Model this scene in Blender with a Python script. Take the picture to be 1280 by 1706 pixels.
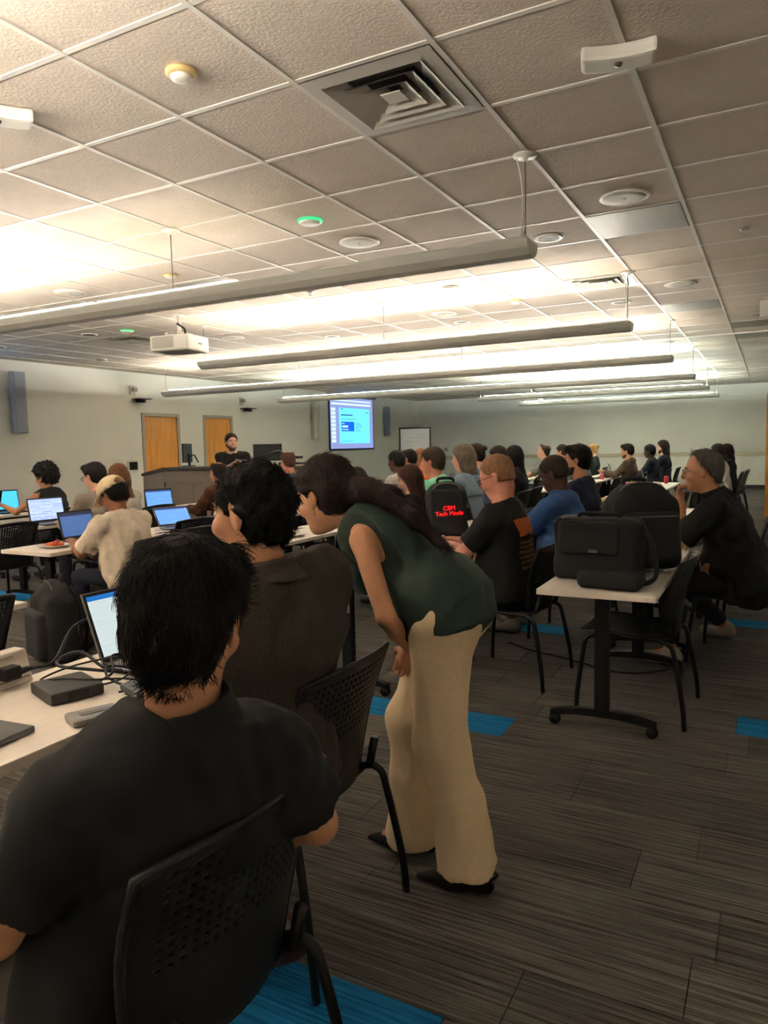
import bpy, bmesh, math, random
import numpy as np
from mathutils import Vector, Matrix
random.seed(7); np.random.seed(7)
for o in list(bpy.data.objects): bpy.data.objects.remove(o)
SC = bpy.context.scene
COL = SC.collection
# ---------------------------------------------------------------- camera
H = 2.90
CAMP = Vector((1.744289, -3.19943, H-1.467386)); YAW, PITCH, ROLL, FPX = .4881077, -.0908030, -.0228312, 1218.08
fw = Vector((-math.sin(YAW)*math.cos(PITCH), math.cos(YAW)*math.cos(PITCH), math.sin(PITCH)))
r0 = Vector((math.cos(YAW), math.sin(YAW), 0)); u0 = r0.cross(fw)
rt = r0*math.cos(ROLL)+u0*math.sin(ROLL); up = u0*math.cos(ROLL)-r0*math.sin(ROLL)
cd = bpy.data.cameras.new('camera'); cam = bpy.data.objects.new('camera', cd); COL.objects.link(cam)
cam.matrix_world = Matrix(((rt.x, up.x, -fw.x, CAMP.x), (rt.y, up.y, -fw.y, CAMP.y), (rt.z, up.z, -fw.z, CAMP.z), (0, 0, 0, 1)))
cd.sensor_fit = 'VERTICAL'; cd.sensor_height = 24.0; cd.lens = FPX*24.0/1706.0; cd.clip_start = .05; cd.clip_end = 100
SC.camera = cam
# ---------------------------------------------------------------- world, exposure
W = bpy.data.worlds.new('world'); SC.world = W; W.use_nodes = True
W.node_tree.nodes['Background'].inputs[0].default_value = (.5, .5, .52, 1); W.node_tree.nodes['Background'].inputs[1].default_value = .05
vs = SC.view_settings; vs.view_transform = 'Standard'; vs.look = 'None'; vs.gamma = 1; vs.use_curve_mapping = False; vs.exposure = 3.08
LAMP = 46.0                     # strength of the pendant lamp tubes
LAMP_COL = (1.0, .925, .825)
# ================================================================ helpers
def lin(c):
    if isinstance(c, str): c = tuple(int(c[i:i+2], 16) for i in (0, 2, 4))
    f = lambda v: (v/255/12.92) if v/255 <= .04045 else ((v/255+.055)/1.055)**2.4
    return tuple(f(v) for v in c)
MATS = {}
def mat(name, col, rough=.6, var=.0, scale=20., bump=0., bscale=80., metal=0., emit=None, strength=1., spec=.5, stretch=None, alpha=None):
    if name in MATS: return MATS[name]
    m = bpy.data.materials.new(name); m.use_nodes = True; nt = m.node_tree; N = nt.nodes; L = nt.links
    b = N['Principled BSDF']; c = lin(col)+(1,)
    b.inputs['Base Color'].default_value = c; b.inputs['Roughness'].default_value = rough; b.inputs['Metallic'].default_value = metal
    b.inputs['Specular IOR Level'].default_value = spec
    tc = N.new('ShaderNodeTexCoord'); src = tc.outputs['Object']
    if stretch:
        mp = N.new('ShaderNodeMapping'); mp.inputs['Scale'].default_value = stretch; L.new(src, mp.inputs[0]); src = mp.outputs[0]
    if var:
        n = N.new('ShaderNodeTexNoise'); n.inputs['Scale'].default_value = scale; n.inputs['Detail'].default_value = 4; L.new(src, n.inputs[0])
        r = N.new('ShaderNodeValToRGB'); r.color_ramp.elements[0].position = .3; r.color_ramp.elements[1].position = .7
        r.color_ramp.elements[0].color = tuple(v*(1-var) for v in c[:3])+(1,); r.color_ramp.elements[1].color = tuple(min(1, v*(1+var)) for v in c[:3])+(1,)
        L.new(n.outputs[0], r.inputs[0]); L.new(r.outputs[0], b.inputs['Base Color'])
    if bump:
        n2 = N.new('ShaderNodeTexNoise'); n2.inputs['Scale'].default_value = bscale; n2.inputs['Detail'].default_value = 3; L.new(src, n2.inputs[0])
        bp = N.new('ShaderNodeBump'); bp.inputs['Strength'].default_value = bump; bp.inputs['Distance'].default_value = .01
        L.new(n2.outputs[0], bp.inputs['Height']); L.new(bp.outputs[0], b.inputs['Normal'])
    if emit is not None:
        b.inputs['Emission Color'].default_value = (lin(emit) if not (isinstance(emit, tuple) and max(emit) <= 1.01) else emit)+(1,); b.inputs['Emission Strength'].default_value = strength
    MATS[name] = m; return m
def screen_mat(name, bg, head, ink, strength=1.0, rows=14, cut=.86):
    if name in MATS: return MATS[name]
    m = bpy.data.materials.new(name); m.use_nodes = True; nt = m.node_tree; N = nt.nodes; L = nt.links
    b = N['Principled BSDF']; b.inputs['Base Color'].default_value = (.02, .02, .02, 1); b.inputs['Roughness'].default_value = .25
    uv = N.new('ShaderNodeUVMap'); sp = N.new('ShaderNodeSeparateXYZ'); L.new(uv.outputs[0], sp.inputs[0])
    br = N.new('ShaderNodeTexBrick'); br.inputs['Scale'].default_value = 1; br.inputs['Row Height'].default_value = 1/rows; br.inputs['Brick Width'].default_value = .34
    br.inputs['Mortar Size'].default_value = .021; br.inputs['Mortar Smooth'].default_value = 0; br.offset_frequency = 3; br.offset = .37
    br.inputs['Color1'].default_value = lin(ink)+(1,); br.inputs['Color2'].default_value = lin(bg)+(1,); br.inputs['Mortar'].default_value = lin(bg)+(1,); br.inputs['Bias'].default_value = .1
    L.new(uv.outputs[0], br.inputs[0])
    g = N.new('ShaderNodeMath'); g.operation = 'GREATER_THAN'; g.inputs[1].default_value = cut; L.new(sp.outputs[1], g.inputs[0])
    mx = N.new('ShaderNodeMix'); mx.data_type = 'RGBA'; L.new(g.outputs[0], mx.inputs[0]); L.new(br.outputs[0], mx.inputs[6]); mx.inputs[7].default_value = lin(head)+(1,)
    L.new(mx.outputs[2], b.inputs['Emission Color']); b.inputs['Emission Strength'].default_value = strength*.2
    MATS[name] = m; return m
ES = .2
def emis(name, col, s=1.0):
    s *= ES; return mat(name, (20, 20, 20), .4, emit=col if not isinstance(col, str) else tuple(int(col[i:i+2], 16) for i in (0, 2, 4)), strength=s)

class MB:
    """collects simple shapes into one mesh"""
    def __init__(s): s.v = []; s.f = []; s.uv = None
    def add(s, V, F):
        o = len(s.v); s.v += [tuple(v) for v in V]; s.f += [tuple(i+o for i in f) for f in F]; return s
    def box(s, x0, x1, y0, y1, z0, z1):
        V = [(x0, y0, z0), (x1, y0, z0), (x1, y1, z0), (x0, y1, z0), (x0, y0, z1), (x1, y0, z1), (x1, y1, z1), (x0, y1, z1)]
        return s.add(V, [(3, 2, 1, 0), (4, 5, 6, 7), (0, 1, 5, 4), (1, 2, 6, 5), (2, 3, 7, 6), (3, 0, 4, 7)])
    def prism(s, pts, z0, z1):
        n = len(pts); V = [(x, y, z0) for x, y in pts]+[(x, y, z1) for x, y in pts]
        return s.add(V, [tuple(range(n-1, -1, -1)), tuple(range(n, 2*n))]+[(i, (i+1) % n, n+(i+1) % n, n+i) for i in range(n)])
    def tube(s, P, r, n=10, cap=True):
        P = [Vector(p) for p in P]; R = r if isinstance(r, (list, tuple)) else [r]*len(P); V = []; F = []; ref = None
        for i, p in enumerate(P):
            t = (P[min(i+1, len(P)-1)]-P[max(i-1, 0)]).normalized()
            if ref is None: ref = Vector((0, 0, 1)) if abs(t.z) < .9 else Vector((1, 0, 0))
            a = t.cross(ref).normalized(); b = a.cross(t).normalized(); ref = b
            for k in range(n):
                w = 2*math.pi*k/n; V.append(p+(a*math.cos(w)+b*math.sin(w))*R[i])
        for i in range(len(P)-1):
            for k in range(n): F.append((i*n+k, i*n+(k+1) % n, (i+1)*n+(k+1) % n, (i+1)*n+k))
        if cap: F.append(tuple(range(n-1, -1, -1))); F.append(tuple((len(P)-1)*n+k for k in range(n)))
        return s.add(V, F)
    def lathe(s, prof, n=24, c=(0, 0, 0), axis='z', cap=True):
        V = []; F = []
        for r, z in prof:
            for k in range(n):
                w = 2*math.pi*k/n; x, y = r*math.cos(w), r*math.sin(w)
                V.append((c[0]+x, c[1]+y, c[2]+z) if axis == 'z' else ((c[0]+z, c[1]+x, c[2]+y) if axis == 'x' else (c[0]+y, c[1]+z, c[2]+x)))
        for i in range(len(prof)-1):
            for k in range(n): F.append((i*n+k, i*n+(k+1) % n, (i+1)*n+(k+1) % n, (i+1)*n+k))
        if cap and prof[0][0] > 1e-5: F.append(tuple(range(n-1, -1, -1)))
        if cap and prof[-1][0] > 1e-5: F.append(tuple((len(prof)-1)*n+k for k in range(n)))
        return s.add(V, F)
    def quad(s, a, b, c, d): return s.add([a, b, c, d], [(0, 1, 2, 3)])
    def mesh(s, name, smooth=False, bevel=0, seg=2):
        me = bpy.data.meshes.new(name); me.from_pydata(s.v, [], s.f); me.update()
        if bevel:
            bm = bmesh.new(); bm.from_mesh(me); bmesh.ops.recalc_face_normals(bm, faces=bm.faces)
            bmesh.ops.bevel(bm, geom=[e for e in bm.edges if e.calc_face_angle(0) > .6], offset=bevel, segments=seg, profile=.6, affect='EDGES'); bm.to_mesh(me); bm.free()
        if smooth: me.shade_smooth()
        return me
def link(name, me, m=None, parent=None, loc=None, rotz=None):
    o = bpy.data.objects.new(name, me); COL.objects.link(o)
    if m is not None and me is not None and not me.materials: me.materials.append(m)
    if parent is not None: o.parent = parent
    if loc is not None: o.location = loc
    if rotz is not None: o.rotation_euler = (0, 0, rotz)
    return o
def part(name, mb, m, parent, smooth=False, bevel=0, label=None, **k):
    o = link(name, mb.mesh(name, smooth, bevel), m, parent, **k)
    if label: o['label'] = label
    return o
def tag(o, label, cat, group=None):
    o['label'] = label; o['category'] = cat
    if group: o['group'] = group
    return o
def thing(name, label, cat, loc=(0, 0, 0), rotz=0, group=None):
    o = bpy.data.objects.new(name, None); COL.objects.link(o); o.location = loc; o.rotation_euler = (0, 0, rotz); o.empty_display_size = .1
    return tag(o, label, cat, group)
def struct(name, mb, m, **k):
    o = link(name, mb.mesh(name, **k), m); o['kind'] = 'structure'; return o
def dup(root, loc, rotz, label=None, group=None):
    r = root.copy(); COL.objects.link(r); r.location = loc; r.rotation_euler = (0, 0, rotz)
    if label: r['label'] = label
    if group: r['group'] = group
    for ch in list(root.children):
        c = ch.copy(); COL.objects.link(c); c.parent = r
        for g in ch.children:
            d = g.copy(); COL.objects.link(d); d.parent = c
    return r
def smooth_path(P, n=6):
    P = [Vector(p) for p in P]; Q = [P[0]+(P[0]-P[1])]+P+[P[-1]+(P[-1]-P[-2])]; out = []
    for i in range(1, len(Q)-2):
        for k in range(n):
            t = k/n; a, b, c, d = Q[i-1], Q[i], Q[i+1], Q[i+2]
            out.append(.5*((2*b)+(c-a)*t+(2*a-5*b+4*c-d)*t*t+(3*b-a-3*c+d)*t**3))
    out.append(P[-1]); return out
def topx(p):
    d = Vector(p)-CAMP; z = d.dot(fw)
    return 640+FPX*d.dot(rt)/z if z > .05 else -9e9, 853-FPX*d.dot(up)/z if z > .05 else -9e9, z

# ---------------------------------------------------------------- signed-distance modelling (bodies, cloth, bags)
class Field:
    def __init__(s, lo, hi, h):
        s.h = h; s.lo = np.array(lo, float); s.n = np.maximum(4, np.ceil((np.array(hi)-s.lo)/h).astype(int)+1)
        s.d = np.full(tuple(s.n), .5, np.float32)
    def blk(s, lo, hi):
        a = np.clip(np.floor((np.array(lo)-s.lo)/s.h).astype(int), 0, s.n); b = np.clip(np.ceil((np.array(hi)-s.lo)/s.h).astype(int)+1, 0, s.n)
        if (b <= a).any(): return None, None
        ax = [(s.lo[i]+np.arange(a[i], b[i])*s.h).astype(np.float32) for i in range(3)]
        return tuple(slice(a[i], b[i]) for i in range(3)), (ax[0][:, None, None], ax[1][None, :, None], ax[2][None, None, :])
    def put(s, sl, p, k, sub):
        d = s.d[sl]
        if sub:
            p = -p; hh = np.maximum(k-np.abs(d-p), 0)/max(k, 1e-6); s.d[sl] = np.maximum(d, p)+hh*hh*k*.25
        else:
            hh = np.maximum(k-np.abs(d-p), 0)/max(k, 1e-6); s.d[sl] = np.minimum(d, p)-hh*hh*k*.25
    def cone(s, a, b, ra, rb, k=.02, side=None, w=1., cut=0, sub=False):
        a = np.array(a, float); b = np.array(b, float); R = max(ra, rb)*max(w, 1)+k+3*s.h
        sl, P = s.blk(np.minimum(a, b)-R, np.maximum(a, b)+R)
        if sl is None: return s
        q = [P[i]-a[i] for i in range(3)]; ab = b-a
        t0 = (q[0]*ab[0]+q[1]*ab[1]+q[2]*ab[2])/max(ab@ab, 1e-9); t = np.clip(t0, 0, 1)
        if side is not None:
            sd = np.array(side, float); sd = sd/np.linalg.norm(sd); e = (1/w-1)
            ds = [q[i]-ab[i]*t for i in range(3)]; dt = (ds[0]*sd[0]+ds[1]*sd[1]+ds[2]*sd[2])*e
            d = np.sqrt(sum((ds[i]+sd[i]*dt)**2 for i in range(3)))-(ra+(rb-ra)*t)
        else:
            d = np.sqrt(sum((q[i]-ab[i]*t)**2 for i in range(3)))-(ra+(rb-ra)*t)
        if cut:
            L = np.linalg.norm(ab); d = np.maximum(d, (t0-1)*L)
            if cut == 2: d = np.maximum(d, -t0*L)
        s.put(sl, d, k, sub); return s
    def ell(s, c, ax, rad, k=.015, sub=False):
        c = np.array(c, float); R = max(rad)+k+3*s.h; sl, P = s.blk(c-R, c+R)
        if sl is None: return s
        q = [P[i]-c[i] for i in range(3)]; A = np.array(ax, float)
        u = [sum(q[i]*A[j][i] for i in range(3))/rad[j] for j in range(3)]
        n = np.sqrt(u[0]**2+u[1]**2+u[2]**2); g = np.sqrt((u[0]/rad[0])**2+(u[1]/rad[1])**2+(u[2]/rad[2])**2)+1e-6
        s.put(sl, n*(n-1)/g, k, sub); return s
    def box(s, c, ax, half, rnd=.02, k=.01, sub=False):
        c = np.array(c, float); R = np.linalg.norm(half)+k+3*s.h; sl, P = s.blk(c-R, c+R)
        if sl is None: return s
        q = [P[i]-c[i] for i in range(3)]; A = np.array(ax, float)
        u = [np.abs(sum(q[i]*A[j][i] for i in range(3)))-(half[j]-rnd) for j in range(3)]
        d = np.sqrt(sum(np.maximum(v, 0)**2 for v in u))+np.minimum(np.maximum(np.maximum(u[0], u[1]), u[2]), 0)-rnd
        s.put(sl, d, k, sub); return s
    def coords(s): return [(s.lo[i]+np.arange(s.n[i])*s.h).astype(np.float32).reshape([-1 if j == i else 1 for j in range(3)]) for i in range(3)]
    def clip(s, n, p):
        n = np.array(n, float); n = n/np.linalg.norm(n); X = s.coords(); s.d = np.maximum(s.d, sum((X[i]-p[i])*n[i] for i in range(3))).astype(np.float32); return s
    def noise(s, amp, f, seed=0, st=(1, 1, 1)):
        X = s.coords(); X = [X[i]*st[i]*f for i in range(3)]
        v = np.sin(X[0]+1.7*np.sin(X[1]*.9+seed)+seed)*np.sin(X[2]*1.1+1.3*np.sin(X[0]*.7+seed*2))+.6*np.sin(1.9*X[1]+1.2*np.sin(1.4*X[2]+seed)+X[0]*.6)
        s.d = (s.d+amp*v).astype(np.float32); return s
    def net(s):
        d = s.d; n0, n1, n2 = d.shape; d[0] = d[-1] = .5; d[:, 0] = d[:, -1] = .5; d[:, :, 0] = d[:, :, -1] = .5
        S = d < 0; cnt = np.zeros((n0-1, n1-1, n2-1), np.int8); cor = [(i, j, k) for i in (0, 1) for j in (0, 1) for k in (0, 1)]
        for i, j, k in cor: cnt += S[i:n0-1+i, j:n1-1+j, k:n2-1+k]
        I = np.argwhere((cnt > 0) & (cnt < 8))
        if len(I) == 0: return np.zeros((0, 3)), np.zeros((0, 4), int)
        idx = np.full(cnt.shape, -1, np.int32); idx[tuple(I.T)] = np.arange(len(I))
        v = {c: d[I[:, 0]+c[0], I[:, 1]+c[1], I[:, 2]+c[2]] for c in cor}; acc = np.zeros((len(I), 3)); w = np.zeros(len(I))
        for c in cor:
            for a in range(3):
                if c[a]: continue
                e = list(c); e[a] = 1; A, B = v[c], v[tuple(e)]; m = (A < 0) != (B < 0); t = A/np.where(m, A-B, 1)
                p = np.tile(np.array(c, float), (len(I), 1)); p[:, a] += t; acc += np.where(m[:, None], p, 0); w += m
        V = s.lo+(I+acc/w[:, None])*s.h; Q = []
        for a in range(3):
            b, c = (a+1) % 3, (a+2) % 3; sh = [n0, n1, n2]
            s0 = [slice(1, -1)]*3; s1 = [slice(1, -1)]*3; s0[a] = slice(0, sh[a]-1); s1[a] = slice(1, sh[a])
            A, B = S[tuple(s0)], S[tuple(s1)]; E = np.argwhere(A != B); off = np.array([1, 1, 1]); off[a] = 0; E = E+off
            fl = S[tuple(E.T)]; q = []
            for db, dc in ((0, 0), (-1, 0), (-1, -1), (0, -1)):
                J = E.copy(); J[:, b] += db; J[:, c] += dc; q.append(idx[tuple(J.T)])
            q = np.stack(q, 1); q[~fl] = q[~fl][:, ::-1]; Q.append(q)
        return V, np.concatenate(Q)
    def mesh(s, name, smooth_it=1, color=None):
        V, Q = s.net()
        for _ in range(smooth_it):                      # light Laplacian relax
            A = np.zeros_like(V); c = np.zeros(len(V))
            for i in range(4):
                for j in ((i+1) % 4, (i+3) % 4):
                    np.add.at(A, Q[:, i], V[Q[:, j]]); np.add.at(c, Q[:, i], 1)
            V = .5*V+.5*A/np.maximum(c, 1)[:, None]
        me = bpy.data.meshes.new(name); me.vertices.add(len(V)); me.vertices.foreach_set('co', V.astype(np.float32).ravel())
        me.loops.add(4*len(Q)); me.loops.foreach_set('vertex_index', Q.astype(np.int32).ravel())
        me.polygons.add(len(Q)); me.polygons.foreach_set('loop_start', np.arange(0, 4*len(Q), 4, dtype=np.int32))
        try: me.polygons.foreach_set('loop_total', np.full(len(Q), 4, np.int32))
        except Exception: pass
        me.update(calc_edges=True); me.shade_smooth(); return me
# ================================================================ the room
XL, XR, YB, YF, T = -8.9, 2.6, 19.5, -8.5, .6096
def wall_mat():
    return mat('wall_paint', (224, 223, 214), .75, var=.03, scale=1.5, bump=.05, bscale=300)
def carpet_mat(name, a, b, island):
    m = bpy.data.materials.new(name); m.use_nodes = True; nt = m.node_tree; N = nt.nodes; L = nt.links; bs = N['Principled BSDF']
    bs.inputs['Roughness'].default_value = .95; bs.inputs['Specular IOR Level'].default_value = .1
    g = N.new('ShaderNodeNewGeometry'); mp = N.new('ShaderNodeMapping'); mp.inputs['Scale'].default_value = (2.2, 95, 1); L.new(g.outputs['Position'], mp.inputs[0])
    n = N.new('ShaderNodeTexNoise'); n.inputs['Scale'].default_value = 1; n.inputs['Detail'].default_value = 5; n.inputs['Roughness'].default_value = .7; L.new(mp.outputs[0], n.inputs[0])
    rp = N.new('ShaderNodeValToRGB'); rp.color_ramp.elements[0].position = .38; rp.color_ramp.elements[1].position = .66
    rp.color_ramp.elements[0].color = lin(a)+(1,); rp.color_ramp.elements[1].color = lin(b)+(1,); L.new(n.outputs[0], rp.inputs[0])
    rnd = g.outputs['Random Per Island'] if island else N.new('ShaderNodeObjectInfo').outputs['Random']
    mr = N.new('ShaderNodeMapRange'); mr.inputs[3].default_value = .82; mr.inputs[4].default_value = 1.16; L.new(rnd, mr.inputs[0])
    ml = N.new('ShaderNodeMix'); ml.data_type = 'RGBA'; ml.blend_type = 'MULTIPLY'; ml.inputs[0].default_value = 1; L.new(rp.outputs[0], ml.inputs[6]); L.new(mr.outputs[0], ml.inputs[7])
    L.new(ml.outputs[2], bs.inputs['Base Color'])
    n2 = N.new('ShaderNodeTexNoise'); n2.inputs['Scale'].default_value = 420; L.new(g.outputs['Position'], n2.inputs[0])
    bp = N.new('ShaderNodeBump'); bp.inputs['Strength'].default_value = .6; bp.inputs['Distance'].default_value = .004; L.new(n2.outputs[0], bp.inputs['Height']); L.new(bp.outputs[0], bs.inputs['Normal'])
    return m
floor = struct('floor', MB().box(XL-.1, XR+.1, YF-.1, YB+.1, -.12, -.006), mat('slab', (60, 58, 55), .9))
CM = carpet_mat('carpet_grey', (72, 69, 66), (134, 130, 124), False); CMI = carpet_mat('carpet_grey_far', (72, 69, 66), (134, 130, 124), True)
CB = carpet_mat('carpet_blue', (22, 100, 160), (46, 160, 226), False)
PW, PL, Y0 = .25, 1.0, .12
blue_spots = [(.1, .25), (-.1, 2.2), (2.12, .75), (1.95, 3.0), (.55, -1.75), (.25, -2.0), (-5.2, 1.5), (-3.1, 4.6), (1.2, 6.3), (-1.6, 8.0), (.5, 5.4)]
row_off = {int(math.floor((y-Y0)/PW)): (x-.5) % PL for x, y in blue_spots}
planks = []
k0, k1 = int(math.floor((YF-Y0)/PW)), int(math.ceil((YB-Y0)/PW))
for k in range(k0, k1):
    off = row_off.get(k, random.random()*PL); y = Y0+(k+.5)*PW; i = math.floor((XL-off)/PL)
    while i*PL+off < XR:
        x = i*PL+off+PL/2; planks.append((x, y, any(abs(x-bx) < .5 and abs(y-by) < PW/2 for bx, by in blue_spots))); i += 1
def inview(p, m=60):
    x, y, z = topx(p); return z > .1 and -m < x < 1280+m and -m < y < 1706+m
vis = sorted([p for p in planks if any(inview((p[0]+dx, p[1], 0)) for dx in (-.45, 0, .45))], key=lambda p: topx((p[0], p[1], 0))[2])
near = set(vis[:290]); pm = MB().box(-PL/2+.0015, PL/2-.0015, -PW/2+.0015, PW/2-.0015, -.006, 0).mesh('carpet_plank'); pm.materials.append(CM)
pmb = MB().box(-PL/2+.0015, PL/2-.0015, -PW/2+.0015, PW/2-.0015, -.006, .0005).mesh('carpet_plank_blue'); pmb.materials.append(CB)
far = MB(); nb = 0
for p in planks:
    if p in near or p[2]:
        o = link('carpet_plank', pmb if p[2] else pm, None, floor, (p[0], p[1], 0))
        if p[2]: o['label'] = 'bright blue accent carpet plank'
    else: far.box(p[0]-PL/2+.0015, p[0]+PL/2-.0015, p[1]-PW/2+.0015, p[1]+PW/2-.0015, -.006, 0)
o = part('carpet_planks_distant', far, CMI, floor); o['kind'] = 'stuff'
WM = wall_mat()
# left wall with two door openings
D1, D2, DH = (7.11, 8.02), (8.82, 9.68), 2.11
w = MB(); xs = (XL-.15, XL)
for a, b in ((YF-.1, D1[0]), (D1[1], D2[0]), (D2[1], YB+.1)): w.box(*xs, a, b, 0, H+.1)
for a, b in (D1, D2): w.box(*xs, a, b, DH, H+.1)
struct('wall_left', w, WM)
struct('wall_back', MB().box(XL-.1, XR+.1, YB, YB+.12, 0, H+.1), WM)
DY = (11.45, 12.37)
w = MB()
for a, b in ((YF-.1, DY[0]), (DY[1], YB+.1)): w.box(XR, XR+.15, a, b, 0, H+.1)
w.box(XR, XR+.15, *DY, 2.2, H+.1)
struct('wall_right', w, WM)
struct('wall_rear', MB().box(XL-.1, XR+.1, YF-.12, YF, 0, H+.1), WM)
BBM = mat('rubber_base', (52, 50, 48), .7)
struct('baseboard_back', MB().box(XL, XR, YB-.012, YB, 0, .11), BBM)
w = MB()
for a, b in ((YF, D1[0]-.06), (D1[1]+.06, D2[0]-.06), (D2[1]+.06, YB)): w.box(XL, XL+.012, a, b, 0, .11)
struct('baseboard_left', w, BBM)
struct('trim_1', MB().box(XL, XR, YB-.03, YB, .93, 1.04), mat('chair_rail', (196, 186, 160), .5), bevel=.008)
WOOD = mat('door_maple', (222, 150, 58), .4, var=.16, scale=3., stretch=(6, 6, .5)); FRM = mat('door_frame', (172, 162, 148), .5); CHR = mat('brushed_steel', (170, 170, 168), .3, metal=1)
def door(name, y0, y1, label):
    d = bpy.data.objects.new(name, None); COL.objects.link(d); d['kind'] = 'structure'; d['label'] = label; d.location = (XL, (y0+y1)/2, 0); hw = (y1-y0)/2
    part('door_frame', MB().box(-.13, .02, -hw-.05, -hw+.012, 0, DH+.05).box(-.13, .02, hw-.012, hw+.05, 0, DH+.05).box(-.13, .02, -hw+.012, hw-.012, DH-.012, DH+.05), FRM, d)
    lf = part('door_leaf', MB().box(-.06, -.015, -hw+.016, hw-.016, .01, DH-.016), WOOD, d)
    part('door_handle', MB().tube(smooth_path([(-.015, -hw+.09, 1.0), (.04, -hw+.09, 1.0), (.05, -hw+.12, 1.0), (.05, -hw+.22, 1.0)]), .009).lathe([(.028, 0), (.028, .008)], 16, (-.016, -hw+.09, 1.0), 'x'), CHR, lf, smooth=True)
door('door_1', *D1, 'maple door in the left wall nearer the wall touch panel'); door('door_2', *D2, 'maple door behind the presenter')
d = bpy.data.objects.new('door_3', None); COL.objects.link(d); d['kind'] = 'structure'; d['label'] = 'open maple door leaf at the right edge'; d.location = (XR, DY[0], 0)
part('door_frame', MB().box(-.02, .16, -.06, 0, 0, 2.26).box(-.02, .16, .92, .98, 0, 2.26).box(-.02, .16, 0, .92, 2.2, 2.26), FRM, d)
lf = part('door_leaf', MB().box(-.95, -.02, -.055, -.01, .01, 2.19), WOOD, d)
part('door_handle', MB().tube(smooth_path([(-.88, -.055, 1.0), (-.88, -.11, 1.0), (-.86, -.12, 1.0), (-.76, -.12, 1.0)]), .009), CHR, lf, smooth=True)
# ---------------------------------------------------------------- ceiling
ceil = struct('ceiling', MB().box(XL-.1, XR+.1, YF-.1, YB+.1, H+.06, H+.16), mat('plenum', (90, 88, 84), .9))
TM = mat('ceiling_tile_face', (204, 191, 176), .9, var=.04, scale=9, bump=.3, bscale=75, stretch=(1, 1, 1)); GM = mat('ceiling_grid_metal', (214, 208, 198), .45)
i0, i1, j0, j1 = math.floor(XL/T), math.ceil(XR/T), math.floor(YF/T)+1, math.ceil(YB/T)
special = {(0, -1), (0, 6), (-10, 6), (1, 3), (-5, 3), (1, 9), (2, 12), (2, 14), (-5, 12), (-5, 20), (-9, 15)}
tm = MB().box(-T/2+.004, T/2-.004, -T/2+.004, T/2-.004, .006, .022).mesh('ceiling_tile'); tm.materials.append(TM)
tiles = [(i, j) for i in range(i0, i1) for j in range(j0, j1) if (i, j) not in special]
vis = sorted([t for t in tiles if any(inview((T*(t[0]+a), T*(t[1]+b), H)) for a in (0, 1) for b in (0, 1))], key=lambda t: topx((T*(t[0]+.5), T*(t[1]+.5), H))[2])
near = set(vis[:295]); far = MB()
for i, j in tiles:
    x0, x1, y0, y1 = max(T*i+.004, XL), min(T*i+T-.004, XR), T*j+.004, min(T*j+T-.004, YB)
    if x1-x0 < .02 or y1-y0 < .02: continue
    if (i, j) in near and x1-x0 > .6 and y1-y0 > .6: link('ceiling_tile', tm, None, ceil, (T*(i+.5), T*(j+.5), H))
    else: far.box(x0, x1, y0, y1, H+.006, H+.022)
o = part('ceiling_tiles_distant', far, TM, ceil); o['kind'] = 'stuff'
gy = MB().box(-.012, .012, YF, YB, 0, .012).box(-.004, .004, YF, YB, .012, .04).mesh('grid_main_runner'); gy.materials.append(GM)
gx = MB().box(XL, XR, -.012, .012, .0015, .012).box(XL, XR, -.004, .004, .012, .04).mesh('grid_cross_tee'); gx.materials.append(GM)
for i in range(i0+1, i1): link('grid_runner', gy, None, ceil, (T*i, 0, H))
for j in range(j0, j1): link('grid_cross_tee', gx, None, ceil, (0, T*j, H))
part('wall_angle', MB().box(XL, XL+.022, YF, YB, H-.001, H+.012).box(XL, XR, YB-.022, YB, H-.001, H+.012), GM, ceil)
o = link('partition_track', MB().box(XL+.3, XR, -.03, .03, -.012, .02).mesh('partition_track'), mat('track_white', (226, 222, 214), .4), None, (0, 8.45, H)); tag(o, 'long white operable-partition track crossing the ceiling', 'ceiling track')
# diffusers
DM = mat('diffuser_paint', (186, 180, 170), .3, spec=.7)
def diffuser(i, j, label):
    t = thing('ceiling_diffuser', label, 'air vent', (T*(i+.5), T*(j+.5), H), 0, 'square ceiling diffusers'); R = T/2-.016
    ring = lambda a, za, b, zb: MB().add([(-a, -a, za), (a, -a, za), (a, a, za), (-a, a, za), (-b, -b, zb), (b, -b, zb), (b, b, zb), (-b, b, zb)], [(0, 1, 5, 4), (1, 2, 6, 5), (2, 3, 7, 6), (3, 0, 4, 7)])
    def solid(a, za, b, zb, th=.004):
        m = ring(a, za, b, zb); m2 = ring(a, za+th, b, zb+th); m.add(m2.v, [f[::-1] for f in m2.f]); return m
    f = MB(); f.add(solid(R, -.004, R-.075, -.006).v, solid(R, -.004, R-.075, -.006).f)
    part('frame', f, DM, t)
    part('duct_throat', MB().box(-R+.06, R-.06, -R+.06, R-.06, .045, .055), mat('duct_dark', (70, 66, 62), .9), t)
    for a, b in ((.226, .15), (.165, .09), (.104, .03)):
        m = solid(a, -.012, b, .03); part('vane', m, DM, t)
    part('centre_plate', MB().box(-.045, .045, -.045, .045, -.008, -.003), DM, t)
diffuser(0, -1, 'large square supply diffuser nearest the camera'); diffuser(0, 6, 'square diffuser beside the second pendant hanger'); diffuser(-10, 6, 'square diffuser behind the ceiling projector')
PFM = bpy.data.materials.new('perforated_panel'); PFM.use_nodes = True; nt = PFM.node_tree; b = nt.nodes['Principled BSDF']; b.inputs['Roughness'].default_value = .45; b.inputs['Metallic'].default_value = .1
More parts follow.
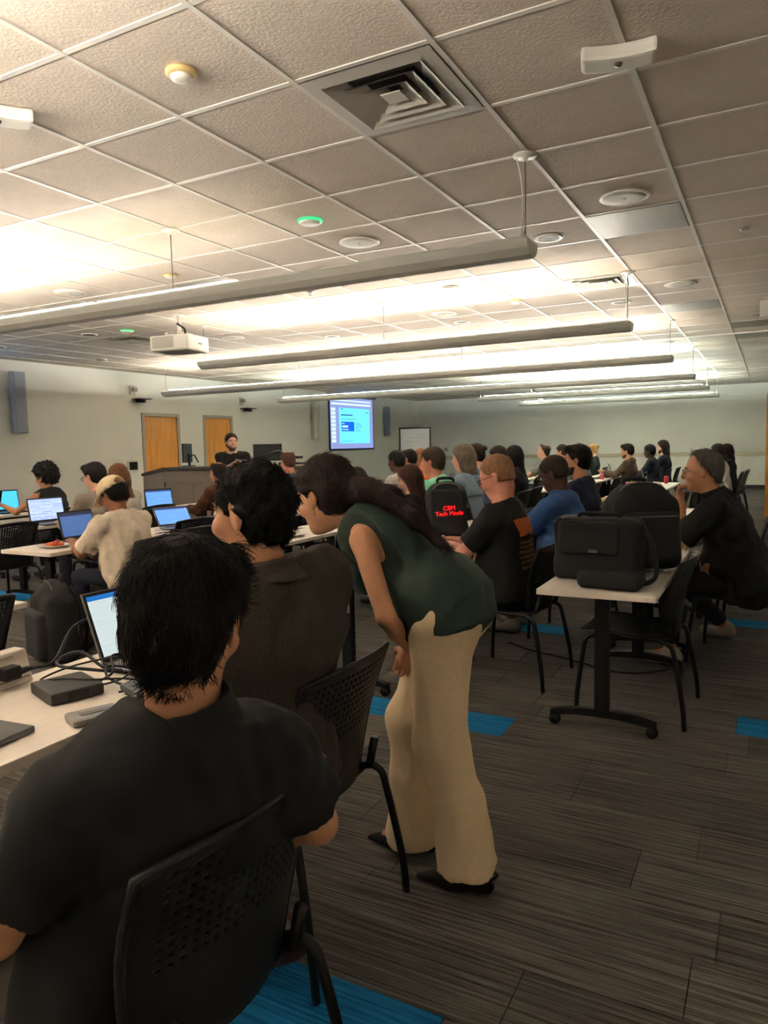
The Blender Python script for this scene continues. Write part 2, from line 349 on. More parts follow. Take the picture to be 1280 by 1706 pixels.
tc = nt.nodes.new('ShaderNodeTexCoord'); vo = nt.nodes.new('ShaderNodeTexVoronoi'); vo.inputs['Scale'].default_value = 70; vo.inputs['Randomness'].default_value = 0; nt.links.new(tc.outputs['Object'], vo.inputs[0])
rp = nt.nodes.new('ShaderNodeValToRGB'); rp.color_ramp.elements[0].position = .28; rp.color_ramp.elements[0].color = lin((50, 48, 44))+(1,); rp.color_ramp.elements[1].position = .36; rp.color_ramp.elements[1].color = lin((168, 160, 148))+(1,)
nt.links.new(vo.outputs['Distance'], rp.inputs[0]); nt.links.new(rp.outputs[0], b.inputs['Base Color'])
for (i, j), lb in (((1, 3), 'perforated metal return panel beside the large round speaker'), ((-5, 3), 'perforated return panel above the front pendant'), ((1, 9), 'perforated return panel past the second pendant'), ((2, 12), 'grey return panel near the right edge, nearer one'), ((2, 14), 'grey return panel near the right edge, further one'), ((-5, 12), 'perforated return panel over the third pendant'), ((-5, 20), 'perforated return panel before the far projector'), ((-9, 15), 'perforated return panel near the left wall')):
    t = link('return_air_panel', MB().box(-T/2+.014, T/2-.014, -T/2+.014, T/2-.014, -.002, .01).mesh('return_air_panel', bevel=.003), PFM, None, (T*(i+.5), T*(j+.5), H)); tag(t, lb, 'air vent', 'perforated return panels')
# round ceiling devices
WP = mat('white_plastic', (222, 216, 204), .45); GRN = emis('green_led', (40, 220, 120), 1.2); DKL = mat('downlight_lens', (34, 38, 42), .55, spec=.3); YEL = mat('aged_plastic', (206, 178, 120), .5)
def speaker(x, y, label):
    t = thing('ceiling_speaker', label, 'speaker', (x, y, H), 0, 'round ceiling speakers'); part('rim', MB().lathe([(.115, .004), (.145, .002), (.147, -.004), (.138, -.008), (.125, -.006)], 32, cap=False), WP, t, True); part('grille', MB().lathe([(.001, -.008), (.08, -.0075), (.128, -.006), (.128, .004)], 32), mat('speaker_grille', (206, 200, 188), .6, bump=.5, bscale=500), t, True)
    part('badge', MB().lathe([(.006, -.012), (.006, -.006)], 10), mat('badge_grey', (120, 118, 112), .4), t)
for x, y, lb in ((-.93, 1.55, 'round ceiling speaker beside the green-lit ring'), (.92, 1.56, 'large round ceiling speaker above the perforated panel'), (-4.0, 1.56, 'round ceiling speaker at far left above the front pendant'), (.94, 4.45, 'round ceiling speaker right of the second diffuser'), (-1.57, 4.6, 'round ceiling speaker between the first two pendants'), (-4.6, 4.6, 'round ceiling speaker behind the second pendant')): speaker(x, y, lb)
def downlight(x, y, label):
    t = thing('downlight', label, 'downlight', (x, y, H), 0, 'switched-off recessed downlights')
    part('trim_ring', MB().lathe([(.075, .01), (.078, -.002), (.098, -.006), (.1, .006)], 28, cap=False), WP, t, True); part('lens', MB().lathe([(.001, .004), (.05, .002), (.077, -.001), (.077, .01)], 28), DKL, t, True)
for x, y, lb in ((.28, 2.2, 'dark downlight right of the front pendant end'), (-1.55, 2.15, 'dark downlight just over the front pendant'), (.28, 5.1, 'dark downlight left of the second pendant hanger'), (-1.61, 5.25, 'dark downlight over the middle of the second pendant'), (-3.49, 5.3, 'dark downlight over the left part of the second pendant'), (-5.87, 3.35, 'dark downlight left of the green ring by the left diffuser'), (-5.9, 5.15, 'dark downlight under the projector'), (-7.7, 3.38, 'dark downlight at the far left edge'), (-7.79, 5.2, 'dark downlight near the left wall'), (-2.05, 9.2, 'dark downlight before the cool-lit ceiling strip'), (.3, 8.9, 'dark downlight by the far right pendants')): downlight(x, y, lb)
def greenring(x, y, label, on=True):
    t = thing('ceiling_microphone', label, 'microphone', (x, y, H), 0, 'round ceiling microphones'); part('housing', MB().lathe([(.001, -.02), (.06, -.02), (.068, -.014), (.07, .002)], 28), WP, t, True)
    part('status_ring', MB().lathe([(.07, -.008), (.079, -.007), (.08, .002)], 28), GRN if on else WP, t, True)
greenring(-.95, .94, 'round ceiling microphone with a bright green ring'); greenring(-5.26, 3.40, 'round ceiling microphone with green ring beside the projector'); greenring(-.96, 3.35, 'pale round ceiling microphone over the second pendant', False); greenring(-.95, 6.2, 'pale round ceiling microphone past the second pendant', False)
def smoke(x, y, label, z=.032):
    t = thing('smoke_detector', label, 'smoke detector', (x, y, H), 0, 'smoke detectors'); part('base', MB().lathe([(.06, .002), (.062, -.012), (.05, -.02), (.001, -.02)], 24), YEL, t, True); part('sensor_cap', MB().lathe([(.044, -.02), (.04, -z), (.025, -z-.008), (.001, -z-.009)], 24), WP, t, True)
smoke(-.32, -.91, 'yellowed smoke detector on the tile left of the big diffuser'); smoke(-2.76, 1.55, 'yellowed disc detector behind the front pendant wire', .022); smoke(-.64, 4.3, 'small yellowed detector over the second pendant', .03)
def sensor(x, y, rz, label):
    t = thing('occupancy_sensor', label, 'sensor', (x, y, H), rz, 'curved ceiling sensors'); n = 14; P = []
    for k in range(n+1):
        a = -1+2*k/n; P.append((a*.135, -.062+.022*(1-a*a) if True else 0))
    for k in range(n+1):
        a = 1-2*k/n; P.append((a*.135*(1-.0), .045+.026*(1-a*a)))
    part('housing', MB().prism([(x_, y_) for x_, y_ in P], -.055, .001), WP, t, False, .014); part('lens', MB().lathe([(.001, -.066), (.012, -.064), (.016, -.055)], 14), mat('sensor_lens', (90, 76, 66), .2), t, True)
sensor(1.2, -.21, math.radians(12), 'white curved occupancy sensor at upper right of the ceiling'); sensor(-1.2, -1.08, math.radians(60), 'white curved occupancy sensor cut by the left edge')
def sprinkler(x, y, label):
    t = thing('sprinkler_head', label, 'sprinkler', (x, y, H), 0, 'sprinkler heads'); part('escutcheon', MB().lathe([(.001, -.012), (.03, -.01), (.036, .001)], 18), CHR, t, True); part('frame', MB().tube([(-.012, 0, -.01), (-.014, 0, -.03), (0, 0, -.045)], .0035, 6).tube([(.012, 0, -.01), (.014, 0, -.03), (0, 0, -.045)], .0035, 6), CHR, t); part('deflector', MB().lathe([(.001, -.045), (.016, -.047), (.016, -.049), (.001, -.05)], 12), CHR, t)
for x, y, lb in ((1.54, 2.72, 'chrome sprinkler head near the right edge'), (1.55, 6.95, 'sprinkler head beside the grey return panel at right'), (-2.15, 2.75, 'sprinkler head below the front pendant, middle'), (-6.05, 2.4, 'sprinkler head under the front pendant at left'), (-2.0, 8.5, 'sprinkler head on the cool-lit strip'), (-.6, 11.2, 'far sprinkler head over the fourth pendant')): sprinkler(x, y, lb)
t = thing('exit_sign', 'bracket-mounted exit sign seen from its side at the right edge', 'exit sign', (1.75, 5.7, H)); part('canopy', MB().box(-.1, .1, -.04, .04, -.02, 0), WP, t, False, .005); part('housing', MB().box(-.15, .15, -.02, .02, -.2, -.03), WP, t, False, .006)
# pendants
AL = mat('pendant_aluminium', (212, 212, 206), .5); WIRE = mat('hanger_wire', (150, 146, 140), .4, metal=.6)
def pendant(x0, x1, y, lamps, rods, label, cool=None):
    zc = 2.43; t = thing('pendant_light', label, 'pendant light', ((x0+x1)/2, y, zc), 0, 'linear pendant lights'); c = (x0+x1)/2
    prof = [(-.105, .042), (-.11, .032), (-.09, -.01), (-.05, -.04), (0, -.048), (.05, -.04), (.09, -.01), (.11, .032), (.105, .042), (.09, .042), (.075, .0), (.04, -.02), (0, -.026), (-.04, -.02), (-.075, 0), (-.09, .042)]
    V = [(x0-c, a, b) for a, b in prof]+[(x1-c, a, b) for a, b in prof]; n = len(prof)
    part('housing', MB().add(V, [(i, n+i, n+(i+1) % n, (i+1) % n) for i in range(n)]), AL, t)
    for xe, s in ((x0-c, -1), (x1-c, 1)):
        P = prof[:9]; part('end_cap', MB().add([(xe, a, b) for a, b in P]+[(xe+.016*s, a*.92, b*.9) for a, b in P], [tuple(range(9)), tuple(range(17, 8, -1))]+[(i, (i+1) % 9, 9+(i+1) % 9, 9+i) for i in range(9)]), AL, t)
    for a, b, s in lamps:
        m = mat('lamp_tube_%g' % s, (240, 240, 240), .4, emit=LAMP_COL, strength=LAMP*s) if cool is None else mat('lamp_tube_cool_%g' % s, (240, 240, 240), .4, emit=(.88, 1.0, .92), strength=LAMP*s)
        part('lamp_tube', MB().tube([(a-c, 0, .034), (b-c, 0, .034)], .014, 10), m, t, True)
        part('added_baffle', MB().box(a-c, b-c, -.03, .03, .075, .078), AL, t)  # unseen strip added above the tube to spread its light sideways
    for x in rods:
        part('hanger_wire', MB().tube([(x-c-.03 if x == x1-.02 else x-c, -.03, .0), (x-c, 0, .1), (x-c, 0, H-zc)], .0035, 6).tube([(x-c, .03, .0), (x-c, 0, .1)], .0028, 6), WIRE, t, True)
        part('canopy', MB().lathe([(.001, -.03), (.012, -.03), (.016, -.01), (.06, -.007), (.063, .0)], 22, (x-c, 0, H-zc)), WP, t, True)
    if True:
        x = x1-.02; part('power_cord', MB().tube(smooth_path([(x-c-.045, 0, H-zc-.005), (x-c-.02, 0, H-zc-.12), (x-c-.012, 0, .2), (x-c-.03, .0, .03)], 5), .0035, 6), mat('cord_white', (215, 210, 200), .5), t, True)
pendant(-8.0, .61, 1*T, [(-7.9, -2.6, .34), (-2.55, -1.3, .15)], (.59, -1.85, -4.3, -6.7), 'nearest long pendant light, running out of the left edge')
pendant(-8.0, .61, -4*T, [(-7.9, .5, .64)], (.59, -1.85, -4.3, -6.7), 'added pendant light over the camera row, out of view, brightening the foreground')  # added out of view to light the foreground, continuing the row spacing
pendant(-8.0, .61, -9*T, [(-7.9, .5, .64)], (.59, -1.85, -4.3, -6.7), 'rearmost added pendant light, unseen behind the camera')  # second unseen pendant, added for more foreground light
pendant(-4.3, .61, 6*T, [(-4.2, .5, .31)], (.59, -1.85, -4.28), 'second pendant light, below the projector')
pendant(-7.9, .61, 11*T, [(-7.8, .5, .44)], (.59, -2.2, -5, -7.88), 'third pendant light, reaching towards the left wall doors')
pendant(-7.58, .61, 16*T, [(-7.5, .5, .5)], (.59, -2.6, -7.5), 'fourth pendant light, in front of the projection screen', True)
pendant(-4.2, .61, 21*T, [(-4.1, .5, .7)], (.59, -1.85, -4.18), 'fifth pendant light, under the far projector', True)
pendant(-4.2, .61, 26*T, [(-4.1, .5, .9)], (.59, -1.85, -4.18), 'sixth and furthest pendant light before the back wall', True)
# projectors
def projector(x, y, rz, label):
    z = 2.50; t = thing('ceiling_projector', label, 'projector', (x, y, z), rz, 'ceiling projectors')
    b = part('body', MB().box(-.24, .24, -.2, .2, 0, .16), WP, t, False, .018); part('underside', MB().box(-.22, .22, -.18, .18, -.006, .002), mat('projector_base', (146, 142, 136), .6), t)
    for k in range(8): part('vent_slat', MB().box(-.21, .06, -.203, -.198, .03+.015*k, .036+.015*k), mat('vent_dark', (120, 112, 98), .6), b)
    part('lens', MB().lathe([(.045, 0), (.05, .03), (.038, .034), (.001, .03)], 20, (-.13, .2, .09), 'y'), mat('lens_black', (30, 30, 34), .15), t, True)
    part('logo_plate', MB().box(.239, .243, -.01, .07, .07, .085), mat('badge_grey', (120, 118, 112), .4), b)
    part('mount_plate', MB().box(-.12, .12, -.1, .1, .165, .18).box(-.1, -.06, -.12, .12, .18, .2).box(.06, .1, -.12, .12, .18, .2), WP, t, False, .004)
    part('mount_pole', MB().tube([(0, 0, .18), (0, 0, H-z)], .022, 12).lathe([(.07, H-z-.01), (.07, H-z)], 20), WP, t, True)
    part('cable', MB().tube(smooth_path([(.0, -.03, .3), (.06, -.06, .27), (.14, -.1, .22), (.16, -.12, .16)]), .012, 8), mat('cable_black', (30, 30, 32), .5), t, True)
projector(-4.0, 2.95, math.radians(8), 'white projector hanging under the ceiling at left'); projector(-3.75, 15.4, 0, 'small distant white projector by the furthest pendants')
# ================================================================ front wall fittings
def wallscreen(y0, y1, z0, z1, label):
    t = thing('projection_screen', label, 'projection screen', (XL+.02, y0, z0)); L_ = y1-y0; h = z1-z0
    part('border', MB().box(0, .03, 0, L_, 0, h), mat('screen_border', (40, 44, 56), .5), t)
    part('housing', MB().box(-.005, .1, -.08, L_+.08, h, h+.07), mat('screen_housing', (96, 100, 110), .5), t, False, .01)
    s = part('screen_fabric', MB().box(.03, .034, .04, L_-.04, .05, h-.01), emis('screen_lilac', (138, 150, 206), .75), t)
    u = lambda a, b, c, d_, x, m, n, p: part(n, MB().box(.034, x, L_*a, L_*b, h*c, h*d_), m, p)
    u(.2, .9, .13, .80, .036, emis('slide_cyan', (96, 200, 255), 1.0), 'slide_panel', s)
    for k in range(9): u(.035, .125, .15+.073*k, .15+.073*k+.058, .036, emis('thumb_white', (190, 214, 245), .9), 'slide_thumbnail', s)
    u(.04, .93, .85, .89, .036, emis('toolbar', (190, 214, 245), .9), 'toolbar', s); u(.04, .93, .92, .95, .036, emis('toolbar', (190, 214, 245), .9), 'toolbar', s)
    u(.25, .53, .36, .54, .038, emis('slide_blue', (10, 90, 235), .9), 'slide_picture', s)
    INK = emis('slide_ink', (30, 90, 140), .6); WHT = emis('slide_white', (170, 210, 255), 1.0)
    for a, b, c, d_ in ((.24, .5, .655, .675), (.24, .58, .585, .592), (.56, .7, .50, .508), (.56, .72, .455, .463), (.56, .64, .41, .418), (.56, .68, .365, .373), (.24, .5, .17, .176), (.25, .285, .77, .785), (.82, .85, .72, .74)): u(a, b, c, d_, .038, INK, 'text_line', s)
    for a, b, c, d_ in ((.265, .31, .5, .515), (.265, .39, .43, .47), (.265, .4, .385, .4)): u(a, b, c, d_, .040, WHT, 'text_line', s)
wallscreen(13.73, 16.2, 1.32, 2.8, 'lit projection screen showing a pale blue slide with a darker blue picture')
wallscreen(1.6, 4.05, 1.32, 2.8, 'second lit projection screen at the left end of the front wall')
CMT = mat('column_speaker', (196, 192, 176), .5); CMG = mat('column_speaker_grille', (150, 156, 170), .6)
for y, z0, z1, m, lb in ((12.98, 1.64, 2.62, CMT, 'slim cream column loudspeaker left of the far screen'), (17.0, 1.74, 2.62, CMG, 'slim grey column loudspeaker right of the far screen'), (4.42, 1.76, 2.72, CMG, 'slim grey column loudspeaker at the left edge')):
    t = thing('column_loudspeaker', lb, 'loudspeaker', (XL+.02, y, z0), 0, 'column loudspeakers'); part('cabinet', MB().box(.03, .14, -.11, .11, 0, z1-z0), m, t, False, .012); part('grille', MB().box(.14, .15, -.085, .085, .03, z1-z0-.03), mat('grille_light', (206, 200, 182), .7) if m is CMT else CMG, t)
    part('wall_bracket', MB().box(0, .03, -.03, .03, .1, .16).box(0, .03, -.03, .03, z1-z0-.2, z1-z0-.14), mat('bracket_dark', (60, 60, 60), .5), t)
for y, z, lb in ((6.96, 2.37, 'black wall camera above and left of the first door'), (10.15, 2.30, 'black wall camera above the presenter')):
    t = thing('wall_camera', lb, 'camera', (XL+.02, y, z), 0, 'wall cameras'); BK = mat('camera_black', (34, 34, 36), .4)
    part('shelf', MB().box(0, .2, -.14, .2, .03, .045), BK, t); part('body', MB().box(.04, .16, -.08, .06, -.03, .03), BK, t, False, .012); part('lens', MB().lathe([(.035, 0), (.035, .05), (.001, .055)], 16, (.16, -.01, -.005), 'x'), BK, t, True)
    t = thing('wall_bracket', 'small grey wall fitting '+('above the camera near the first door' if y < 8 else 'above the camera by the presenter'), 'wall fitting', (XL+.02, y-.1, z+.2), 0, 'small wall fittings'); part('plate', MB().box(0, .02, -.06, .06, -.09, .09), CMT, t, False, .004); part('knob', MB().box(.02, .09, -.04, .05, -.03, .05), mat('knob_grey', (150, 146, 132), .5), t, False, .01)
t = thing('touch_panel', 'wall touch panel with a dark screen left of the first door', 'touch panel', (XL+.002, 6.78, 1.15)); part('bezel', MB().box(0, .03, -.13, .13, -.1, .1), WP, t, False, .008); part('screen', MB().box(.03, .033, -.1, .1, -.07, .08), mat('dark_screen', (40, 46, 46), .2), t)
t = link('wall_plate', MB().box(0, .012, -.12, .12, -.08, .08).mesh('wall_plate', bevel=.004), WP, None, (XL+.002, 6.45, 1.22)); tag(t, 'blank white wall plate left of the touch panel', 'wall plate')
t = link('wall_thermostat', MB().box(-.05, .05, -.02, 0, -.07, .07).mesh('wall_thermostat', bevel=.004), mat('thermo', (150, 150, 140), .5), None, (-7.9, YB-.001, 1.25)); tag(t, 'small grey wall thermostat on the back wall beside the easel', 'thermostat')
# podium
def ray(px_, py_): return fw+rt*((px_-640)/FPX)-up*((py_-853)/FPX)
def at_d(px_, py_, d): return CAMP+ray(px_, py_)*d
pc = at_d(272, 770, 11.3); TAU = mat('podium_laminate', (142, 128, 112), .55, var=.06, scale=3, stretch=(1, 1, 12)); TAUD = mat('podium_edge', (82, 72, 62), .5); GAP = mat('podium_gap', (44, 40, 36), .8)
pod = thing('podium_console', 'taupe laminate presenter console with stepped side wing', 'podium', (pc.x, pc.y, 0), math.radians(8)); zt = 1.17
part('body', MB().box(0.02, 2.6, .02, .58, .06, zt-.05), TAU, pod); part('plinth', MB().box(.06, 2.55, .06, .55, 0, .06), GAP, pod); part('top', MB().box(-.02, 2.64, -.03, .62, zt-.05, zt), TAUD, pod, False, .006)
part('fascia_panel', MB().box(.0, 2.6, -.006, .014, zt-.24, zt-.06), TAU, pod)
for k in range(5): part('front_panel', MB().box(.02+.515*k, .525+.515*k, -.002, .016, .07, zt-.26), TAU, pod)
wv = [(-.56, .22, .06), (0, 0, .06), (0, .58, .06), (-.56, .62, .06), (-.56, .22, zt-.14), (0, 0, zt-.05), (0, .58, zt-.05), (-.56, .62, zt-.14)]
part('side_wing', MB().add(wv, [(3, 2, 1, 0), (4, 5, 6, 7), (0, 1, 5, 4), (1, 2, 6, 5), (2, 3, 7, 6), (3, 0, 4, 7)]), TAU, pod)
wt = [(-.58, .2, zt-.14), (0.0, -.03, zt-.05), (0.0, .62, zt-.05), (-.58, .66, zt-.14), (-.58, .2, zt-.1), (0, -.03, zt-.0), (0, .62, zt), (-.58, .66, zt-.1)]
part('wing_top', MB().add(wt, [(3, 2, 1, 0), (4, 5, 6, 7), (0, 1, 5, 4), (1, 2, 6, 5), (2, 3, 7, 6), (3, 0, 4, 7)]), TAUD, pod)
def monitor(px_, d, wd, rz, label):
    p = at_d(px_, 768, d); t = thing('monitor', label, 'monitor', (p.x, p.y, zt), rz, 'monitors on the console'); BK = mat('monitor_black', (30, 34, 38), .45)
    part('foot', MB().box(-.1, .1, -.09, .09, 0, .015), BK, t, False, .004); part('stand', MB().box(-.03, .03, .0, .03, .015, .2), BK, t); part('screen', MB().box(-wd/2, wd/2, -.03, .0, .06, .06+wd*.58), BK, t, False, .006); part('arm', MB().tube([(0, .03, .16), (.0, .1, .18), (0, .16, .06)], .012, 8), BK, t)
monitor(314, 11.7, .52, math.radians(-62), 'black monitor seen edge-on at the left of the podium'); monitor(447, 11.7, .46, math.radians(26), 'black monitor facing away beside the presenter')
p = at_d(470, 766, 11.6); t = thing('gooseneck_microphone', 'grey gooseneck microphone on the console', 'microphone', (p.x, p.y, zt)); part('base', MB().lathe([(.06, 0), (.06, .025), (.02, .035), (.001, .036)], 20), mat('camera_black', (34, 34, 36), .4), t, True); part('neck', MB().tube(smooth_path([(0, 0, .03), (.02, .02, .16), (-.05, -.02, .22), (-.2, -.1, .17)]), .009, 8), mat('mic_grey', (120, 122, 124), .4), t, True)
p = at_d(492, 768, 11.42); t = thing('document_camera', 'small dark device at the right end of the console', 'device', (p.x, p.y, zt)); part('base', MB().box(-.14, .14, -.1, .1, 0, .03), mat('camera_black', (34, 34, 36), .4), t, False, .006); part('head', MB().box(-.1, .12, -.05, .05, .09, .13), mat('camera_black', (34, 34, 36), .4), t, False, .01); part('arm', MB().tube([(-.08, 0, .03), (-.09, 0, .1)], .012, 8), mat('camera_black', (34, 34, 36), .4), t)
# easel
t = thing('easel_whiteboard', 'black-framed easel whiteboard with faint writing in the far corner', 'whiteboard', (-6.0, 13.1, 0), math.radians(14)); BK = mat('easel_black', (30, 32, 34), .5)
part('board', MB().box(-.36, .36, -.012, .012, .72, 1.82), mat('board_white', (188, 192, 198), .35), t)
part('frame', MB().box(-.4, -.36, -.02, .02, .7, 1.86).box(.36, .39, -.02, .02, .7, 1.86).box(-.36, .36, -.02, .02, 1.82, 1.86).box(-.36, .36, -.02, .02, .68, .72), BK, t)
for sx in (-1, 1):
    part('leg', MB().tube([(sx*.37, .02, 1.8), (sx*.42, -.25, 0)], .018, 8), BK, t); part('leg', MB().tube([(sx*.36, .02, 1.6), (sx*.42, .4, 0)], .016, 8), BK, t)
for z, a, b in ((1.66, .0, .2), (1.6, -.2, .25), (1.5, -.25, .1)): part('writing', MB().box(a, b, -.0135, -.012, z, z+.012), mat('marker_grey', (140, 146, 156), .6), t)
part('marker', MB().box(.2, .32, -.03, .0, 1.86, 1.875), WP, t)
# ================================================================ furniture
BLK = mat('chair_plastic', (24, 25, 28), .38, bump=.15, bscale=300); BLM = mat('chair_steel', (26, 27, 30), .32, metal=.2); 
LAM = mat('table_laminate', (238, 228, 218), .42, var=.03, scale=5, stretch=(8, 1, 1)); LAE = mat('table_edge', (214, 200, 184), .5); TLM = mat('table_steel', (22, 23, 25), .4, metal=.2)
def chair_parts():
    # backrest: curved, perforated shell; u across, v up
    def pt(u, v, off=0.):
        w_ = .235-.05*(1-v)**2; y = u*w_; z = .44+.40*v-.02*u*u*v; x = -.225-.085*v+.055*u*u+.02*math.sin(v*3.1); return Vector((x-off, y, z))
    V = []; F = []; NU, NV = 22, 20
    def vert(p): V.append(p); return len(V)-1
    for side in (0, 1):
        base = {}
        off = .0 if side == 0 else .012
        for i in range(NU+1):
            for j in range(NV+1): base[i, j] = vert(pt(-1+2*i/NU, j/NV, off))
        for i in range(NU):
            for j in range(NV):
                q = [base[i, j], base[i+1, j], base[i+1, j+1], base[i, j+1]]
                hole = 1 < i < NU-2 and (9 <= j < NV-1)
                if not hole: F.append(q if side == 0 else q[::-1]); continue
                c = sum((V[k] for k in q), Vector())/4; ins = [vert(c+(V[k]-c)*.52) for k in q]
                for k in range(4):
                    f = [q[k], q[(k+1) % 4], ins[(k+1) % 4], ins[k]]; F.append(f if side == 0 else f[::-1])
                base[('h', i, j)] = ins
        if side == 0: b0 = base
        else:
            for kk in b0:
                if kk[0] == 'h':
                    for k in range(4): F.append([b0[kk][k], b0[kk][(k+1) % 4], base[kk][(k+1) % 4], base[kk][k]])
            rim = [(i, 0) for i in range(NU)]+[(NU, j) for j in range(NV)]+[(i, NV) for i in range(NU, 0, -1)]+[(0, j) for j in range(NV, 0, -1)]
            for k in range(len(rim)): F.append([b0[rim[k]], base[rim[k]], base[rim[(k+1) % len(rim)]], b0[rim[(k+1) % len(rim)]]])
    back = MB().add(V, F)
    rimp = [pt(-1+2*i/20, 1, .006) for i in range(21)]
    rimp = [pt(-1, j/8, .006) for j in range(8)]+rimp+[pt(1, 1-j/8, .006) for j in range(1, 9)]
    rim = MB().tube(rimp, .009, 8)
    sv = []; NU2, NV2 = 10, 12
    for off in (0, .016):
        for i in range(NU2+1):
            for j in range(NV2+1):
                u, v = -1+2*i/NU2, j/NV2; w_ = .225*(1-.12*(v**4)); x = -.215+.445*v; z = .452+.012*u*u-.02*math.exp(-((v-.35)/.3)**2)-.022*max(0, v-.8)*5*.6-off
                sv.append((x, u*w_, z))
    n = (NU2+1)*(NV2+1); ix = lambda i, j: i*(NV2+1)+j; SF = []
    for i in range(NU2):
        for j in range(NV2): SF.append((ix(i, j), ix(i, j+1), ix(i+1, j+1), ix(i+1, j))[::-1]); SF.append((n+ix(i, j), n+ix(i, j+1), n+ix(i+1, j+1), n+ix(i+1, j)))
    rm = [(i, 0) for i in range(NU2)]+[(NU2, j) for j in range(NV2)]+[(i, NV2) for i in range(NU2, 0, -1)]+[(0, j) for j in range(NV2, 0, -1)]
    for k in range(len(rm)): a, b = ix(*rm[k]), ix(*rm[(k+1) % len(rm)]); SF.append((a, b, n+b, n+a))
    seat = MB().add(sv, SF)
    legs = []
    for s in (-1, 1):
        legs.append(MB().tube(smooth_path([(-.06, s*.19, .425), (-.16, s*.215, .428), (-.222, s*.235, .41), (-.245, s*.243, .34), (-.285, s*.262, .12), (-.295, s*.266, .004)], 4), .0125, 8))
        legs.append(MB().tube(smooth_path([(.04, s*.19, .425), (.13, s*.21, .428), (.19, s*.225, .41), (.208, s*.232, .34), (.235, s*.25, .12), (.24, s*.255, .004)], 4), .0125, 8))
    frame = MB().tube([(-.08, -.19, .425), (-.08, .19, .425)], .011, 8).tube([(.08, -.19, .425), (.08, .19, .425)], .011, 8).tube([(-.13, -.19, .43), (.16, -.19, .43)], .011, 8).tube([(-.13, .19, .43), (.16, .19, .43)], .011, 8)
    sup = [MB().tube([(-.16, s*.17, .43), (-.225, s*.17, .45), (-.245, s*.17, .54)], .014, 8) for s in (-1, 1)]
    return back, rim, seat, legs, frame, sup
_b, _r, _s, _l, _f, _u = chair_parts()
CH = dict(backrest=_b.mesh('backrest', True), rim=_r.mesh('back_rim', True), seat=_s.mesh('seat', True), legs=[m.mesh('leg', True) for m in _l], frame=_f.mesh('seat_frame', True), sup=[m.mesh('back_support', True) for m in _u])
def chair(x, y, yaw, label, group='black perforated-back chairs'):
    t = thing('stacking_chair', label, 'chair', (x, y, 0), yaw, group)
    b = link('backrest', CH['backrest'], BLK, t); link('back_rim', CH['rim'], BLK, b); link('seat', CH['seat'], BLK, t); link('seat_frame', CH['frame'], BLM, t)
    for m in CH['legs']: link('leg', m, BLM, t)
    for m in CH['sup']: link('back_support', m, BLM, t)
    return t
TL, TD, TZ = 1.5, .545, .73
def table_meshes():
    top = MB().box(-TD/2, TD/2, -TL/2, TL/2, TZ-.028, TZ).mesh('tabletop', bevel=.003)
    col = MB().prism([(-.035, -.022), (.035, -.022), (.035, .022), (-.035, .022)], .07, TZ-.05).mesh('column', bevel=.006)
    P = []; n = 10
    for k in range(n+1): a = -1+2*k/n; P.append((a*.255, .075+.035*(1-a*a)))
    Q = [(a, z-.03-.012*(1-abs(a)/.255)) for a, z in reversed(P)]; V = []
    for yy in (-.02, .02): V += [(a, yy, z) for a, z in P+Q]
    m = len(P)+len(Q); foot = MB().add(V, [tuple(range(m)), tuple(range(2*m-1, m-1, -1))]+[(i, m+i, m+(i+1) % m, (i+1) % m) for i in range(m)]).mesh('foot', bevel=.003)
    cas = MB().lathe([(.001, -.016), (.026, -.016), (.028, -.012), (.028, -.004), (.02, -.003), (.02, .003), (.028, .004), (.028, .012), (.026, .016), (.001, .016)], 16, (0, 0, .028), 'y').tube([(0, 0, .03), (0, 0, .06)], .01, 8).mesh('caster', True)
    arm = MB().box(-.22, .22, -.02, .02, TZ-.06, TZ-.028).box(-.03, .03, -.03, .03, TZ-.1, TZ-.05).mesh('support_arm', bevel=.003)
    beam = MB().box(-.02, .02, -TL/2+.2, TL/2-.2, TZ-.075, TZ-.045).mesh('beam')
    return top, col, foot, cas, arm, beam
TMs = table_meshes()
def table(x, y0, label, group='laminate training tables', rz=0):
    t = thing('training_table', label, 'table', (x, y0+TL/2, 0), rz, group); top, col, foot, cas, arm, beam = TMs
    link('tabletop', top, LAM, t); link('beam', beam, TLM, t)
    for s in (-1, 1):
        yy = s*(TL/2-.2); c = link('column', col, TLM, t, (0, yy, 0)); link('support_arm', arm, TLM, c); f = link('foot', foot, TLM, t, (0, yy, 0))
        for sx in (-.235, .235): link('caster', cas, TLM, f, (sx, 0, 0))
    return t
